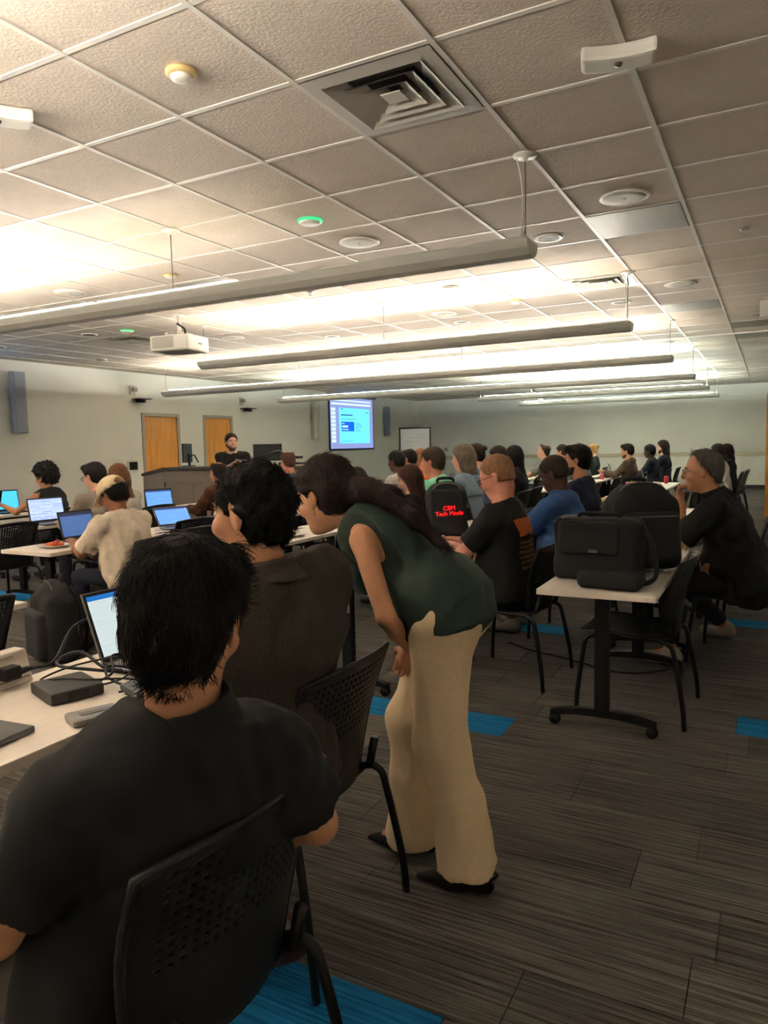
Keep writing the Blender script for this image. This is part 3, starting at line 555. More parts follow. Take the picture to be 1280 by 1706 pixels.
# rows: centre X, first Y, count
for c, y0, n, lb in ((-.055, -2.47, 1, 'laminate table in the foreground holding the power adapter and laptops'), (-1.645, -2.47, 1, 'laminate table corner at the left edge behind the floor backpack'),
                     (1.03, .2, 1, 'laminate table with a black laptop bag on it'), (1.03, 1.72, 1, 'laminate table where the grey-haired man with glasses rests his elbow'), (1.03, 3.24, 1, 'laminate table beyond the grey-haired man'),
                     (-.42, .2, 1, 'laminate table holding the backpack with red lettering'), (-.42, 1.72, 1, 'laminate table before the man in the blue polo shirt'),
                     (-1.70, .2, 1, 'laminate table behind the bending woman, mostly hidden'), (-1.70, 1.72, 1, 'laminate table before the woman with long brown hair'), (-1.74, 3.24, 1, 'laminate table before the man in the mint shirt'), (-1.8, 4.76, 1, 'laminate table before the man with the hair bun'),
                     (-3.0, .2, 1, 'laminate table with a plate of food before the man in the cap'), (-3.0, 1.72, 1, 'laminate table behind the cap man, with the tablet'), (-3.0, 3.24, 1, 'laminate table before the dark-haired seated person behind the bending woman'), (-3.1, 4.76, 1, 'laminate table before the man in the white shirt'),
                     (-4.72, 1.2, 1, 'laminate table with the bright laptop before the man in glasses'), (-4.72, 2.72, 1, 'laminate table with an open laptop left of the man in brown'),
                     (-6.3, 1.9, 1, 'laminate table with the cyan-screened laptop at the left edge'),
                     (.18, 4.9, 1, 'laminate table with crumpled yellow bags at its near end'), (.18, 6.42, 1, 'laminate table in the second block, second from its near end'), (.18, 7.94, 1, 'laminate table with the red drink can')):
    table(c, y0, lb)
ORD = ('nearest', 'second', 'third', 'fourth', 'furthest')
for c, y0, lb in ((-1.15, 7.2, 'distant laminate table, %s in the row before the man in the brown hoodie'), (-2.6, 7.4, 'distant laminate table, %s in the row before the back wall people')):
    for k in range(5): table(c, y0+1.52*k, lb % ORD[k], 'distant tables')
# ================================================================ people
V3 = lambda *a: np.array(a, float)
def nrm(v): return v/max(np.linalg.norm(v), 1e-9)
def ik(a, c, l1, l2, hint):
    d = c-a; D = np.linalg.norm(d); 
    if D > (l1+l2)*.995: c = a+d/D*(l1+l2)*.995; d = c-a; D = np.linalg.norm(d)
    x = (l1*l1-l2*l2+D*D)/(2*D); h = math.sqrt(max(l1*l1-x*x, 0)); n = d/D; hp = hint-n*(hint@n); return a+n*x+nrm(hp)*h, c
def headframe(yaw, pitch, roll):
    cy, sy, cp, sp = math.cos(yaw), math.sin(yaw), math.cos(pitch), math.sin(pitch)
    f = V3(cy*cp, sy*cp, -sp); l = V3(-sy, cy, 0); u = np.cross(f, l); cr, sr = math.cos(roll), math.sin(roll)
    return f, l*cr+u*sr, u*cr-l*sr
def seated(head, yaw=180, lean=8, side=0, twist=0, hyaw=0, hpitch=8, hroll=0, hl=None, hr=None, s=None, hip=.535, wide=1., kneedy=.05, foot=-.02, knee_fwd=.43, hint=(-.2, .55, -1), curl=.5):
    R = math.radians; y = R(yaw); f = V3(math.cos(y), math.sin(y), 0); l = V3(-math.sin(y), math.cos(y), 0); z = V3(0, 0, 1)
    t = nrm(f*math.sin(R(lean))+l*math.sin(R(side))+z*math.cos(R(lean))); head = V3(*head)
    nv = nrm(t*.5+z*.5)*.165+f*.028
    if s is None: s = float(np.clip((head[2]-hip)/(.5*t[2]+nv[2]), .86, 1.13))
    pel = head-(t*.5+nv)*s; pel[2] = hip; neck = head-nv*s
    tw = y+R(twist); sl = V3(-math.sin(tw), math.cos(tw), 0); sl = nrm(sl-t*(sl@t)); fr = np.cross(sl, t)
    J = dict(s=s, pel=pel, neck=neck, t=t, f=f, l=l, sl=sl, fr=fr, head=head, wide=wide, H=headframe(y+R(hyaw), R(hpitch), R(hroll)))
    for k, sg in (('L', 1), ('R', -1)):
        J['sh'+k] = neck-t*.055*s+sl*sg*.178*s*wide; J['hip'+k] = pel+l*sg*.092*s
        J['kn'+k] = J['hip'+k]+f*knee_fwd*s+l*sg*kneedy+z*.0; J['an'+k] = J['kn'+k]*V3(1, 1, 0)+f*foot+z*.085; J['to'+k] = J['an'+k]+f*.17*s-z*.05
        tg = (hl if k == 'L' else hr)
        tg = pel+f*.46*s+l*sg*.13+z*(.77-hip) if tg is None else (pel*V3(1, 1, 0)+f*tg[0]+l*tg[1]+z*tg[2] if len(tg) == 3 else V3(*tg[:3]))
        J['el'+k], J['wr'+k] = ik(J['sh'+k], tg, .285*s, .25*s, f*hint[0]+l*sg*hint[1]+z*hint[2])
        fa = nrm(J['wr'+k]-J['el'+k]); J['hd'+k] = nrm(fa+V3(0, 0, -.05)); J['hn'+k] = nrm(np.cross(J['hd'+k], l*sg)*sg if abs(J['hd'+k]@l) < .9 else z); J['cu'+k] = curl
    return J
def add_hand(F, w, d, nrmv, thumb, s, curl, vox):
    d = nrm(d); th = nrm(thumb-d*(thumb@d)); n = np.cross(d, th); n = n if n@nrmv > 0 else -n      # n = back of hand
    r = max(.0085*s, vox*.62); fr = max(.0088*s, vox*.62)
    F.cone(w, w+d*.05*s, .024*s, .026*s, .012); F.cone(w+d*.03*s, w+d*.078*s, .017*s, .015*s, .012, side=th, w=2.0)
    for i, (o, L) in enumerate(((.031, .070), (.011, .078), (-.010, .073), (-.029, .057))):
        b = w+d*.085*s+th*o*s; c1, c2, c3 = curl*.7, curl*1.7, curl*2.5
        p1 = b+(d*math.cos(c1)-n*math.sin(c1))*L*.45*s; p2 = p1+(d*math.cos(c2)-n*math.sin(c2))*L*.32*s; p3 = p2+(d*math.cos(c3)-n*math.sin(c3))*L*.26*s
        F.cone(b-d*.012*s, p1, fr*1.05, fr, .004); F.cone(p1, p2, fr, fr*.93, .003); F.cone(p2, p3, fr*.93, fr*.82, .003)
    b = w+d*.028*s+th*.026*s; p1 = b+nrm(d*.75+th*.62-n*.35)*.042*s; p2 = p1+nrm(d*.95+th*.15-n*.45)*.034*s
    F.cone(b, p1, fr*1.3, fr*1.12, .008); F.cone(p1, p2, fr*1.12, fr*.9, .003)
SKIN = {'fair': (226, 172, 146), 'ruddy': (220, 148, 124), 'tan': (208, 150, 114), 'brown': (156, 104, 76), 'dark': (92, 62, 48), 'olive': (192, 136, 100)}
def skin(n): return mat('skin_'+n, SKIN[n], .5, var=.05, scale=30, bump=.03, bscale=250)
def cloth(c, n=None, var=.08, rough=.85): return mat(n or 'cloth_%02x%02x%02x' % tuple(c), c, rough, var=var, scale=45, bump=.12, bscale=350)
def hairmat(c): return mat('hair_%02x%02x%02x' % tuple(c), c, .6, var=.3, scale=30, bump=.25, bscale=140, stretch=(2, 2, .5), spec=.25)
def strands(hob, hp, st, hm, n, J, P):
    # fine locks lying on the hair surface so that it does not read as a smooth shell
    me = hob.data; nv = len(me.vertices)
    if nv < 50: return
    co = np.zeros(nv*3, np.float32); me.vertices.foreach_get('co', co); co = co.reshape(-1, 3).astype(float); no = np.zeros(nv*3, np.float32); me.vertices.foreach_get('normal', no); no = no.reshape(-1, 3).astype(float)
    rng = np.random.default_rng(int(abs(P['head'].sum())*1000) % 9999); pick = rng.integers(0, nv, n)
    if st in ('short', 'crop', 'thick', 'bald', 'bun', 'pony', 'curly', 'puffy', 'receding'):
        hf, hl, hu = J['H']; q = co-P['head']; ear = (abs(q@hl) > .05) & (q@hf > -.035) & (q@hf < .05) & (q@hu < .045); pick = pick[~ear[pick]]; n = len(pick)
    p = co[pick]; N = no[pick]; crown = hp(-.05, 0, .14); curly = st in ('curly', 'puffy'); m = 5; seg = .006 if curly else {'crop': .003}.get(st, .010); w = .0011
    d = p-crown
    if st == 'pony':
        tie = hp(-.12, 0, 0.); q = J['pony']-np.zeros(3); ax = q[-1]-q[0]; far = ((p-tie)@ax) > 0; d = np.where(far[:, None], ax, tie-p)
    if st in ('long', 'midlong'): d = d*.3+np.array([0, 0, -.12])
    if curly: d = d*.3+rng.normal(0, .12, d.shape)
    d += rng.normal(0, .022, d.shape); d -= N*(d*N).sum(1)[:, None]; d /= np.linalg.norm(d, axis=1)[:, None]+1e-9; sd = np.cross(N, d); bend = rng.normal(0, .25 if not curly else .9, n); rise = rng.normal(.05, .07, n) if st != 'crop' else np.full(n, .05); V = np.zeros((n, m+1, 3, 3)); c = p-N*.002
    for k in range(m+1):
        ww = w*(1-.75*k/m)*(1 if st != 'crop' else .6); V[:, k, 0] = c-sd*ww; V[:, k, 1] = c+N*ww*1.4; V[:, k, 2] = c+sd*ww
        d2 = d+sd*(bend*.35)[:, None]+N*(rise*(1 if k < 2 else -.6))[:, None]-N*(.06 if not curly else .0); d2 /= np.linalg.norm(d2, axis=1)[:, None]; c = c+d2*seg; d = d2
    idx = np.arange(n*(m+1)*3).reshape(n, m+1, 3); Q = []
    for k in range(m):
        for a in (0, 1): Q.append(np.stack([idx[:, k, a], idx[:, k, a+1], idx[:, k+1, a+1], idx[:, k+1, a]], 1))
    Q = np.concatenate(Q); sm = bpy.data.meshes.new('hair_locks'); sm.vertices.add(len(idx.ravel())); sm.vertices.foreach_set('co', V.reshape(-1).astype(np.float32)); sm.loops.add(4*len(Q)); sm.loops.foreach_set('vertex_index', Q.astype(np.int32).ravel()); sm.polygons.add(len(Q)); sm.polygons.foreach_set('loop_start', np.arange(0, 4*len(Q), 4, dtype=np.int32)); sm.update(calc_edges=True); sm.shade_smooth()
    o = link('hair_locks', sm, hm, hob); o['kind'] = 'stuff'
def person(label, J, vox=.016, sk='tan', hair=('short', (28, 24, 22)), top=((60, 60, 60), 'short'), bottom=(40, 42, 50), shoes=(40, 40, 42), glasses=None, beard=None, build=1., belly=0., group=None, female=False, extra=None, hands=True, legr=1., cat='person', fold=.006, neckcut=.02, seedn=0., face_marks=True, sleeve_t=.75, nstrand=None):
    s = J['s']; root = V3(J['pel'][0], J['pel'][1], 0); P = {k: (v-root if k in ('pel', 'neck', 'head') or k[:2] in ('sh', 'hi', 'kn', 'an', 'to', 'el', 'wr') else v) for k, v in J.items() if isinstance(v, np.ndarray)}
    t, sl, fr = J['t'], J['sl'], J['fr']; hf, hl, hu = J['H']; hc = P['head']; hs = J.get('hs', 1.0)*(s*.5+.5)
    hp = lambda x, y, z: hc+(hf*x+hl*y+hu*z)*hs
    T_ = thing('person', label, cat, tuple(root), 0, group)
    pts = np.array([P[k] for k in P if k in ('pel', 'neck', 'head') or k[:2] in ('sh', 'hi', 'kn', 'an', 'to', 'el', 'wr') and k not in ('hipX',)])
    lo = pts.min(0)-.2; hi = pts.max(0)+.2; hi[2] = max(hi[2], hc[2]+.2); lo[2] = max(lo[2], -.02)
    bw = build*s
    def torso(F, e, top_e=0., k=.05):
        pel, neck = P['pel'], P['neck']; ax = lambda q: pel+(neck-pel)*q
        sd = nrm(J['l']*.5+sl*.5)
        F.cone(pel-t*.03*s, ax(.35), (.105*bw+e), (.098*bw+e+belly*.4), k, side=sd, w=1.5)
        F.cone(ax(.28), ax(.72), (.096*bw+e+belly*.35), (.112*bw+e), k, side=sl, w=1.42)
        F.cone(ax(.68)-fr*.012, ax(.90)-fr*.01, (.112*bw+e), (.078*bw+e), k, side=sl, w=1.6)
        if belly: F.ell(ax(.3)+fr*(.07+belly*.3), (fr, sd, t), (.09+belly, .13*bw+belly*.6, .14), .06)
        if female: 
            for g in (1, -1): F.ell(ax(.66)+fr*.085*s+sl*g*.07*s, (fr, sl, t), (.055+e, .06+e, .06+e), .04)
        for g in 'LR': F.cone(ax(.9)+(P['sh'+g]-ax(.9))*.35, P['sh'+g], .068*bw+e, .055*bw+e, k)
        F.cone(neck-t*.02-fr*.02, P['shL']*.5+neck*.5, .05*s+e, .05*s+e, .05); F.cone(neck-t*.02-fr*.02, P['shR']*.5+neck*.5, .05*s+e, .05*s+e, .05)
    # ---- body
    F = Field(lo, hi, vox); torso(F, -.022)
    F.ell(hp(-.012, 0, .035), (hf, hl, hu), (.098*hs, .078*hs, .088*hs), .02); F.ell(hp(.026, 0, -.045), (hf, hl, hu), (.064*hs, .060*hs, .078*hs), .04)
    F.cone(hp(.066, -.012, -.1), hp(.066, .012, -.1), .02*hs, .02*hs, .03); F.cone(hp(.092, 0, .012), hp(.112, 0, -.026), .008*hs, .0145*hs, .014); F.cone(hp(.094, .012, -.03), hp(.094, -.012, -.03), .01*hs, .01*hs, .01)
    F.cone(hp(.08, .036, .026), hp(.08, -.036, .026), .012*hs, .012*hs, .018)
    for g in (1, -1):
        F.ell(hp(.098, g*.032, .004), (hf, hl, hu), (.013*hs, .017*hs, .012*hs), .012, sub=True); F.ell(hp(.07, g*.045, -.03), (hf, hl, hu), (.022*hs, .022*hs, .02*hs), .03)
        F.ell(hp(-.008, g*.079, -.006), (nrm(hf*.95+hl*g*-.3), nrm(hl*g+hf*.3), hu), (.02*hs, .009*hs, .034*hs), .006); F.cone(hp(-.016, g*.084, .012), hp(-.02, g*.083, -.016), .0075*hs, .006*hs, .005)
    F.cone(hp(.088, .018, -.062), hp(.088, -.018, -.062), .009*hs, .009*hs, .01); F.cone(hp(.086, .015, -.075), hp(.086, -.015, -.075), .009*hs, .009*hs, .01); F.cone(hp(.102, .02, -.0685), hp(.102, -.02, -.0685), .0045, .0045, .004, sub=True)
    nw = .052 if not female else .045
    F.cone(hp(-.03, 0, -.06), P['neck']-t*.01+fr*.0, nw*s, (nw+.008)*s, .035)
    aw = (.85 if female else 1.)*build
    for g in 'LR':
        F.cone(P['sh'+g], P['el'+g], .049*aw*s, .040*aw*s, .025); F.cone(P['el'+g], P['el'+g]*.6+P['wr'+g]*.4, .039*aw*s, .040*aw*s, .015); F.cone(P['el'+g]*.6+P['wr'+g]*.4, P['wr'+g], .040*aw*s, .026*aw*s, .015)
        if hands:
            thb = J.get('th'+g); thb = thb if thb is not None else np.cross(J['hd'+g], V3(0, 0, 1))*(-1 if g == 'R' else 1)
            nb = J.get('nb'+g); nb = nb if nb is not None else V3(0, 0, 1)
            add_hand(F, P['wr'+g], J['hd'+g], nb, thb, s*(.92 if female else 1.), J.get('cu'+g, .5), vox)
        F.cone(P['hip'+g], P['kn'+g], .07*s, .052*s, .03); F.cone(P['kn'+g], P['an'+g], .05*s, .034*s, .02); F.cone(P['an'+g], P['to'+g], .032*s, .024*s, .02)
    link('body', F.mesh('body'), skin(sk), T_)
    # ---- top
    tc_, slv = top[0], top[1]; cm = top[2] if len(top) > 2 else cloth(tc_)
    F = Field(lo, hi, vox); th_ = .012 if len(top) < 4 else top[3]
    torso(F, th_, k=.05); hem = J.get('hem', .04); F.cone(P['pel']+t*.05, P['pel']-t*hem, .106*bw+th_+belly*.3, .112*bw+th_+belly*.3, .05, side=J['l'], w=1.5, cut=1)
    if slv != 'none':
        for g in 'LR':
            a, e, w_ = P['sh'+g], P['el'+g], P['wr'+g]
            if slv == 'short': F.cone(a, a+(e-a)*sleeve_t, .058*aw*s+th_*.7, .057*aw*s+th_, .035, cut=1)
            else: F.cone(a, e, .056*aw*s+th_*.7, .049*aw*s+th_, .035); F.cone(e, e+(w_-e)*.93, .048*aw*s+th_, .036*aw*s+th_, .02, cut=1)
    F.cone(hp(-.03, 0, -.09), P['neck']+t*.0, (nw+.002)*s, (nw+.012)*s, .001, sub=True)
    if slv == 'none':
        for g, q in (('L', 1), ('R', -1)): F.cone(P['sh'+g]+sl*q*.03*s+t*.09+V3(0, 0, .03), P['sh'+g]+sl*q*.022*s-t*.12, .078*s, .056*s, .012, sub=True)
    F.clip(nrm(t*1.+fr*.28), P['neck']+t*neckcut)
    if fold: F.noise(fold, 26/s, 1.3+seedn, (1, 1, .75)); F.noise(fold*.5, 55/s, 2.1+seedn, (1, 1, .6))
    if extra and 'top' in extra: extra['top'](F, P, J)
    sh = link('shirt', F.mesh('shirt'), cm, T_)
    if extra and 'print' in extra:
        me = sh.data; nf = len(me.polygons); ce = np.zeros(nf*3, np.float32); me.polygons.foreach_get('center', ce); ce = ce.reshape(-1, 3); nn_ = np.zeros(nf*3, np.float32); me.polygons.foreach_get('normal', nn_); nn_ = nn_.reshape(-1, 3); mi = np.zeros(nf, np.int32)
        for k, (test, m_) in enumerate(extra['print'](P, J)): me.materials.append(m_); mi[test(ce, nn_)] = k+1
        me.polygons.foreach_set('material_index', mi)
    if extra and 'top_label' in extra: sh['label'] = extra['top_label']
    # ---- trousers
    F = Field(lo, hi, vox); e = .014
    F.cone(P['pel']-t*.02, P['pel']+t*.05*s, .104*bw+e*.3, .102*bw+e*.3, .03, side=J['l'], w=1.48)
    for g in 'LR':
        F.cone(P['hip'+g], P['kn'+g], .084*s*legr, .062*s*legr, .04); F.cone(P['kn'+g], P['kn'+g]*.12+P['an'+g]*.88, .062*s*legr, .052*s*legr, .025, cut=1)
    F.noise(.004, 30, .7+seedn, (1, 1, .7))
    if extra and 'bottom' in extra: F = extra['bottom'](F, P, J, lo, hi, vox)
    link('trousers', F.mesh('trousers'), bottom if not isinstance(bottom, tuple) else cloth(bottom), T_)
    # ---- shoes
    if not (extra and extra.get('noshoes')):
        for g in 'LR':
            a, b = P['an'+g], P['to'+g]; d = nrm((b-a)*V3(1, 1, 0)); F = Field(np.minimum(a, b)-.16, np.maximum(a, b)+.16, min(vox, .014)); sdv = np.cross(V3(0, 0, 1), d); zz = b[2]
            F.cone(a-d*.03+V3(0, 0, -.03), b+V3(0, 0, .0), .044*s, .036*s, .02, side=sdv, w=1.1); F.cone(a, a-V3(0, 0, .03), .046*s, .046*s, .03); F.clip((0, 0, -1), (0, 0, max(min(b[2]-.03, 0.045), .0)) if b[2] < .1 else (0, 0, b[2]-.05))
            link('shoe', F.mesh('shoe'), mat('shoe_%02x%02x%02x' % tuple(shoes), shoes, .5), T_)
    # ---- hair
    if hair:
        st, hcx = hair[0], hair[1]; vh = min(vox, .011); hm = hairmat(hcx); L_ = .75 if st in ('long', 'midlong', 'pony') else .26
        W_ = .6 if st == 'pony' else .26; F = Field(hc-V3(W_, .26, L_), hc+V3(W_, .26, .24), vh); vol = {'short': .012, 'crop': .005, 'thick': .011, 'curly': .008, 'long': .014, 'midlong': .016, 'bun': .010, 'bald': .010, 'receding': .008, 'puffy': .045, 'pony': .010}[st]
        F.ell(hp(-.018, 0, .042), (hf, hl, hu), (.1*hs+vol, .079*hs+vol, .088*hs+vol), .01)
        if st not in ('crop', 'bald'): F.ell(hp(-.045, 0, -.01), (hf, hl, hu), (.068*hs+vol, .068*hs+vol, .08*hs+vol*.6), .03)
        else: F.ell(hp(-.045, 0, -.02), (hf, hl, hu), (.064*hs+vol, .07*hs+vol, .07*hs), .02)
        nn = nrm(hf*.82-hu*.57); F.clip(nn, hp({'bald': .03, 'receding': .012}.get(st, .074), 0, .07))
        if st == 'bald': F.ell(hp(-.035, 0, .14), (hf, hl, hu), (.085*hs, .06*hs, .065*hs), .01, sub=True)
        if st in ('short', 'crop', 'thick', 'bald', 'bun', 'pony', 'curly', 'puffy', 'receding'):
            F.clip(-hu*.9+hf*.25, hp(-.08, 0, J.get('nape', {'curly': -.1, 'puffy': -.1, 'crop': -.05}.get(st, -.082))))
            for g in (1, -1): F.ell(hp(.004, g*.092, -.018), (hf, hl, hu), (.03*hs, .03, .042*hs), .012, sub=True)
        if st == 'thick': F.cone(hp(.06, .04, .1), hp(.06, -.04, .1), .03*hs, .03*hs, .03)
        if st in ('long', 'midlong'):
            Ln = .42 if st == 'long' else .25
            dn = nrm(-t*.8-V3(0, 0, .6)-fr*.12); b0 = hp(-.07, 0, -.02); F.cone(b0, b0+dn*Ln*.55, .06*hs, .055, .04, side=hl, w=1.55); F.cone(b0+dn*Ln*.5, b0+dn*Ln, .055, .03, .04, side=hl, w=1.6)
            for g in (1, -1): F.cone(hp(-.005, g*.082, .03), hp(-.02, g*.085, -.12), .026, .022, .03)
        if st == 'bun': F.ell(hp(-.13, 0, .06), (hf, hl, hu), (.034, .036, .034), .012)
        if extra and 'hair' in extra: extra['hair'](F, hp, P, J)
        a_ = {'curly': .0055, 'puffy': .012, 'thick': .0022, 'crop': .0008}.get(st, .0028)
        F.noise(a_, 70 if st in ('curly', 'puffy', 'thick') else 110, seedn, (1, 1, .45 if st in ('long', 'pony', 'midlong') else 1)); F.noise(a_*.5, 190 if vox < .01 else 130, seedn+1, (1, 1, .4 if st != 'curly' else 1))
        hob = link('hair', F.mesh('hair'), hm, T_); strands(hob, hp, st, hm, nstrand or {True: 1400}.get(vox < .013, 450), J, P)
    if beard:
        F = Field(hc-.17, hc+.17, min(vox, .01)); F.ell(hp(.026, 0, -.05), (hf, hl, hu), (.067*hs, .063*hs, .08*hs), .02); F.cone(hp(.067, -.012, -.1), hp(.067, .012, -.1), .0225*hs, .0225*hs, .03)
        F.clip(nrm(hu*.92+hf*.3), hp(.05, 0, -.055)); F.clip(-hf, hp(-.0, 0, 0)); F.cone(hp(.12, .012, -.066), hp(.12, -.012, -.066), .018, .018, .004, sub=True); F.noise(.0015, 150, 0)
        link('beard', F.mesh('beard'), hairmat(beard), T_)
    if face_marks:
        EW, EI = mat('eye_white', (215, 205, 195), .2), mat('eye_iris', (40, 26, 18), .2)
        for g in (1, -1):
            c = hp(.083, g*.032, .004); me = MB().lathe([(.001, -.011), (.008, -.008), (.011, 0), (.008, .008), (.001, .011)], 10); e_ = part('eye', me, EW, T_, True); e_.location = c
            i_ = part('iris', MB().lathe([(.001, -.005), (.005, -.002), (.0055, .002), (.001, .004)], 8), EI, e_, True); i_.location = tuple(hf*.008)
        for g in (1, -1): part('eyebrow', MB().tube([hp(.091, g*.014, .026), hp(.093, g*.032, .031), hp(.078, g*.052, .026)], [.004, .0045, .002], 6), hairmat(hair[1] if hair else (60, 50, 45)), T_, True)
    if glasses:
        gm = mat('glasses_%02x%02x%02x' % tuple(glasses), glasses, .3); m = MB()
        for g in (1, -1):
            m.tube([hp(.108, g*.034+.025*math.cos(a), .002+.019*math.sin(a)) for a in np.linspace(0, 2*math.pi, 17)], .0022, 6); m.tube([hp(.106, g*.059, .008), hp(.05, g*.08, .01), hp(-.012, g*.084, .008), hp(-.03, g*.083, -.01)], .0022, 6)
        m.tube([hp(.109, .01, .006), hp(.112, 0, .009), hp(.109, -.01, .006)], .002, 6); part('glasses', m, gm, T_, True)
    if extra and 'after' in extra: extra['after'](T_, hp, P, J, root)
    return T_
DARKH = (26, 22, 22); BROWNH = (58, 36, 26)
def chair_for(J, desc, back=.02, dyaw=0, shift=(0, 0)):
    f = J['f']; y = math.atan2(f[1], f[0])+math.radians(dyaw); p = J['pel']
    chair(p[0]+f[0]*back+shift[0], p[1]+f[1]*back+shift[1], y, 'black perforated-back chair under '+desc)
# ---------------- foreground man, back to the camera
J = seated((.90, -2.31, 1.152), yaw=172, lean=-17, side=-5, twist=-30, hyaw=-60, hpitch=14, hroll=4, hl=(.34, .2, .62), hr=(.16, -.30, .60), s=1.02, hip=.53, wide=1.12, hint=(-.5, .75, -.6))
J['hs'] = 1.02; J['nape'] = -.11
v = lambda a, b, c: np.array(at_d(a, b, c))
J['shL'] = v(108, 1345, 1.13); J['shR'] = v(462, 1252, 1.32); J['elR'] = v(530, 1372, 1.38); J['wrR'] = v(425, 1382, 1.57); J['hdR'] = nrm(V3(-.8, .1, -.3)); J['elL'] = v(-5, 1555, 1.12); J['wrL'] = v(-60, 1560, 1.36); J['hdL'] = nrm(V3(-1, .1, -.1))
def collar(m, r=.078, flare=.112, vx=.007, h=.05):
    def f_(T_, hp, P, J, root):
        n = P['neck']; a = nrm(hp(-.03, 0, -.06)-n); c = n-J['fr']*.004; F = Field(n-.2, n+.2, vx); F.cone(c-a*.01, c+a*h, r*1.04, r, .008, cut=2); F.cone(c+a*h, c-a*.012-J['fr']*.012, r+.004, flare, .008, cut=2); F.cone(c-a*.06, c+a*.12, r-.008, r-.012, .004, sub=True)
        F.cone(c+J['fr']*.07+a*.09, c+J['fr']*.16-a*.1, .03, .06, .01, sub=True); link('collar', F.mesh('collar'), m, T_)
    return f_
person('man in a black collared short-sleeved shirt, his back nearest the camera', J, .008, 'tan', ('thick', (20, 17, 17)), ((17, 18, 21), 'short', cloth((17, 18, 21), 'cloth_fg_black'), .02), (74, 68, 60), (96, 30, 26), build=.9, belly=.01, extra={'after': collar(cloth((17, 18, 21), 'cloth_fg_black'), .071, .088)}, sleeve_t=.74, fold=.0045, nstrand=9000)
chair(.70, -2.25, math.radians(178), 'black perforated-back chair under the foreground man in black')
# ---------------- man in the tweed blazer
J = seated((.54, -1.675, 1.262), yaw=178, lean=-3, side=6, twist=-10, hyaw=6, hpitch=2, hroll=-2, hl=(.42, .02, .78), hr=(.42, -.16, .78), s=1.0, hip=.56, wide=1.14, hint=(-.3, .1, -1)); J['anL'] = V3(.62, -1.70, .15); J['toL'] = V3(.49, -1.76, .035)
TW = bpy.data.materials.new('tweed'); TW.use_nodes = True; nt = TW.node_tree; bs = nt.nodes['Principled BSDF']; bs.inputs['Roughness'].default_value = .95
tc = nt.nodes.new('ShaderNodeTexCoord'); n1 = nt.nodes.new('ShaderNodeTexNoise'); n1.inputs['Scale'].default_value = 420; n1.inputs['Detail'].default_value = 3; nt.links.new(tc.outputs['Object'], n1.inputs[0])
rp = nt.nodes.new('ShaderNodeValToRGB'); rp.color_ramp.elements[0].position = .35; rp.color_ramp.elements[0].color = lin((44, 39, 36))+(1,); rp.color_ramp.elements[1].position = .68; rp.color_ramp.elements[1].color = lin((84, 75, 67))+(1,)
nt.links.new(n1.outputs[0], rp.inputs[0]); nt.links.new(rp.outputs[0], bs.inputs['Base Color']); bp = nt.nodes.new('ShaderNodeBump'); bp.inputs['Strength'].default_value = .25; nt.links.new(n1.outputs[0], bp.inputs['Height']); nt.links.new(bp.outputs[0], bs.inputs['Normal'])
person('man in a brown tweed blazer whom the woman bends towards', J, .008, 'tan', ('curly', (22, 20, 20)), ((70, 62, 55), 'long', TW, .03), (40, 36, 34), (84, 30, 24), build=1.12, extra={'after': collar(TW, .074, .125, .007, .045)}, fold=.004, neckcut=.035, nstrand=7000)
chair(.44, -1.47, math.radians(180), 'black perforated-back chair behind the man in the tweed blazer')
# ---------------- bending woman
J = dict(s=.98, pel=V3(.84, -1.05, .92), neck=V3(.515, -1.045, 1.165), head=V3(.375, -1.05, 1.262), wide=.95, l=V3(0, -1, 0), f=V3(-1, 0, 0))
J['t'] = nrm(J['neck']-J['pel']); J['sl'] = V3(0, -1, 0); J['fr'] = np.cross(J['sl'], J['t']); J['H'] = headframe(math.radians(172), math.radians(16), 0)
J.update(shL=V3(.60, -1.2, 1.135), shR=V3(.57, -.88, 1.13), hipL=V3(.84, -1.13, .90), hipR=V3(.82, -.97, .90), knL=V3(.83, -1.13, .49), knR=V3(.66, -.98, .48), anL=V3(.93, -1.105, .10), anR=V3(.67, -.975, .09), toL=V3(.82, -1.118, .032), toR=V3(.55, -.983, .032))
for g, q in (('L', -1), ('R', 1)):
    tg = V3(.71, -1.05+q*.045, .775); J['el'+g], J['wr'+g] = ik(J['sh'+g], tg, .265, .225, V3(.35, q*.8, -.1)); J['hd'+g] = nrm(V3(-.42, -q*.28, -.85)); J['th'+g] = V3(-.7, 0, .3); J['nb'+g] = V3(-.2, q*1., .1); J['cu'+g] = .32
J['hs'] = 1.02; J['hem'] = .035
def w_top(F, P, J):
    F.cone(P['pel']+V3(-.02, 0, .04), P['pel']+V3(.012, 0, -.06), .114, .122, .05, side=V3(0, 1, 0), w=1.44, cut=1)
    F.cone(P['pel']+V3(-.06, 0, .03), P['pel']+V3(-.045, 0, -.095), .09, .098, .05, side=V3(0, 1, 0), w=1.5, cut=1)
    c = P['pel']+V3(.01, -.19, -.08); F.cone(c+V3(.01, -.02, -.07), c+V3(-.01, .01, .05), .028, .003, .004, sub=True)
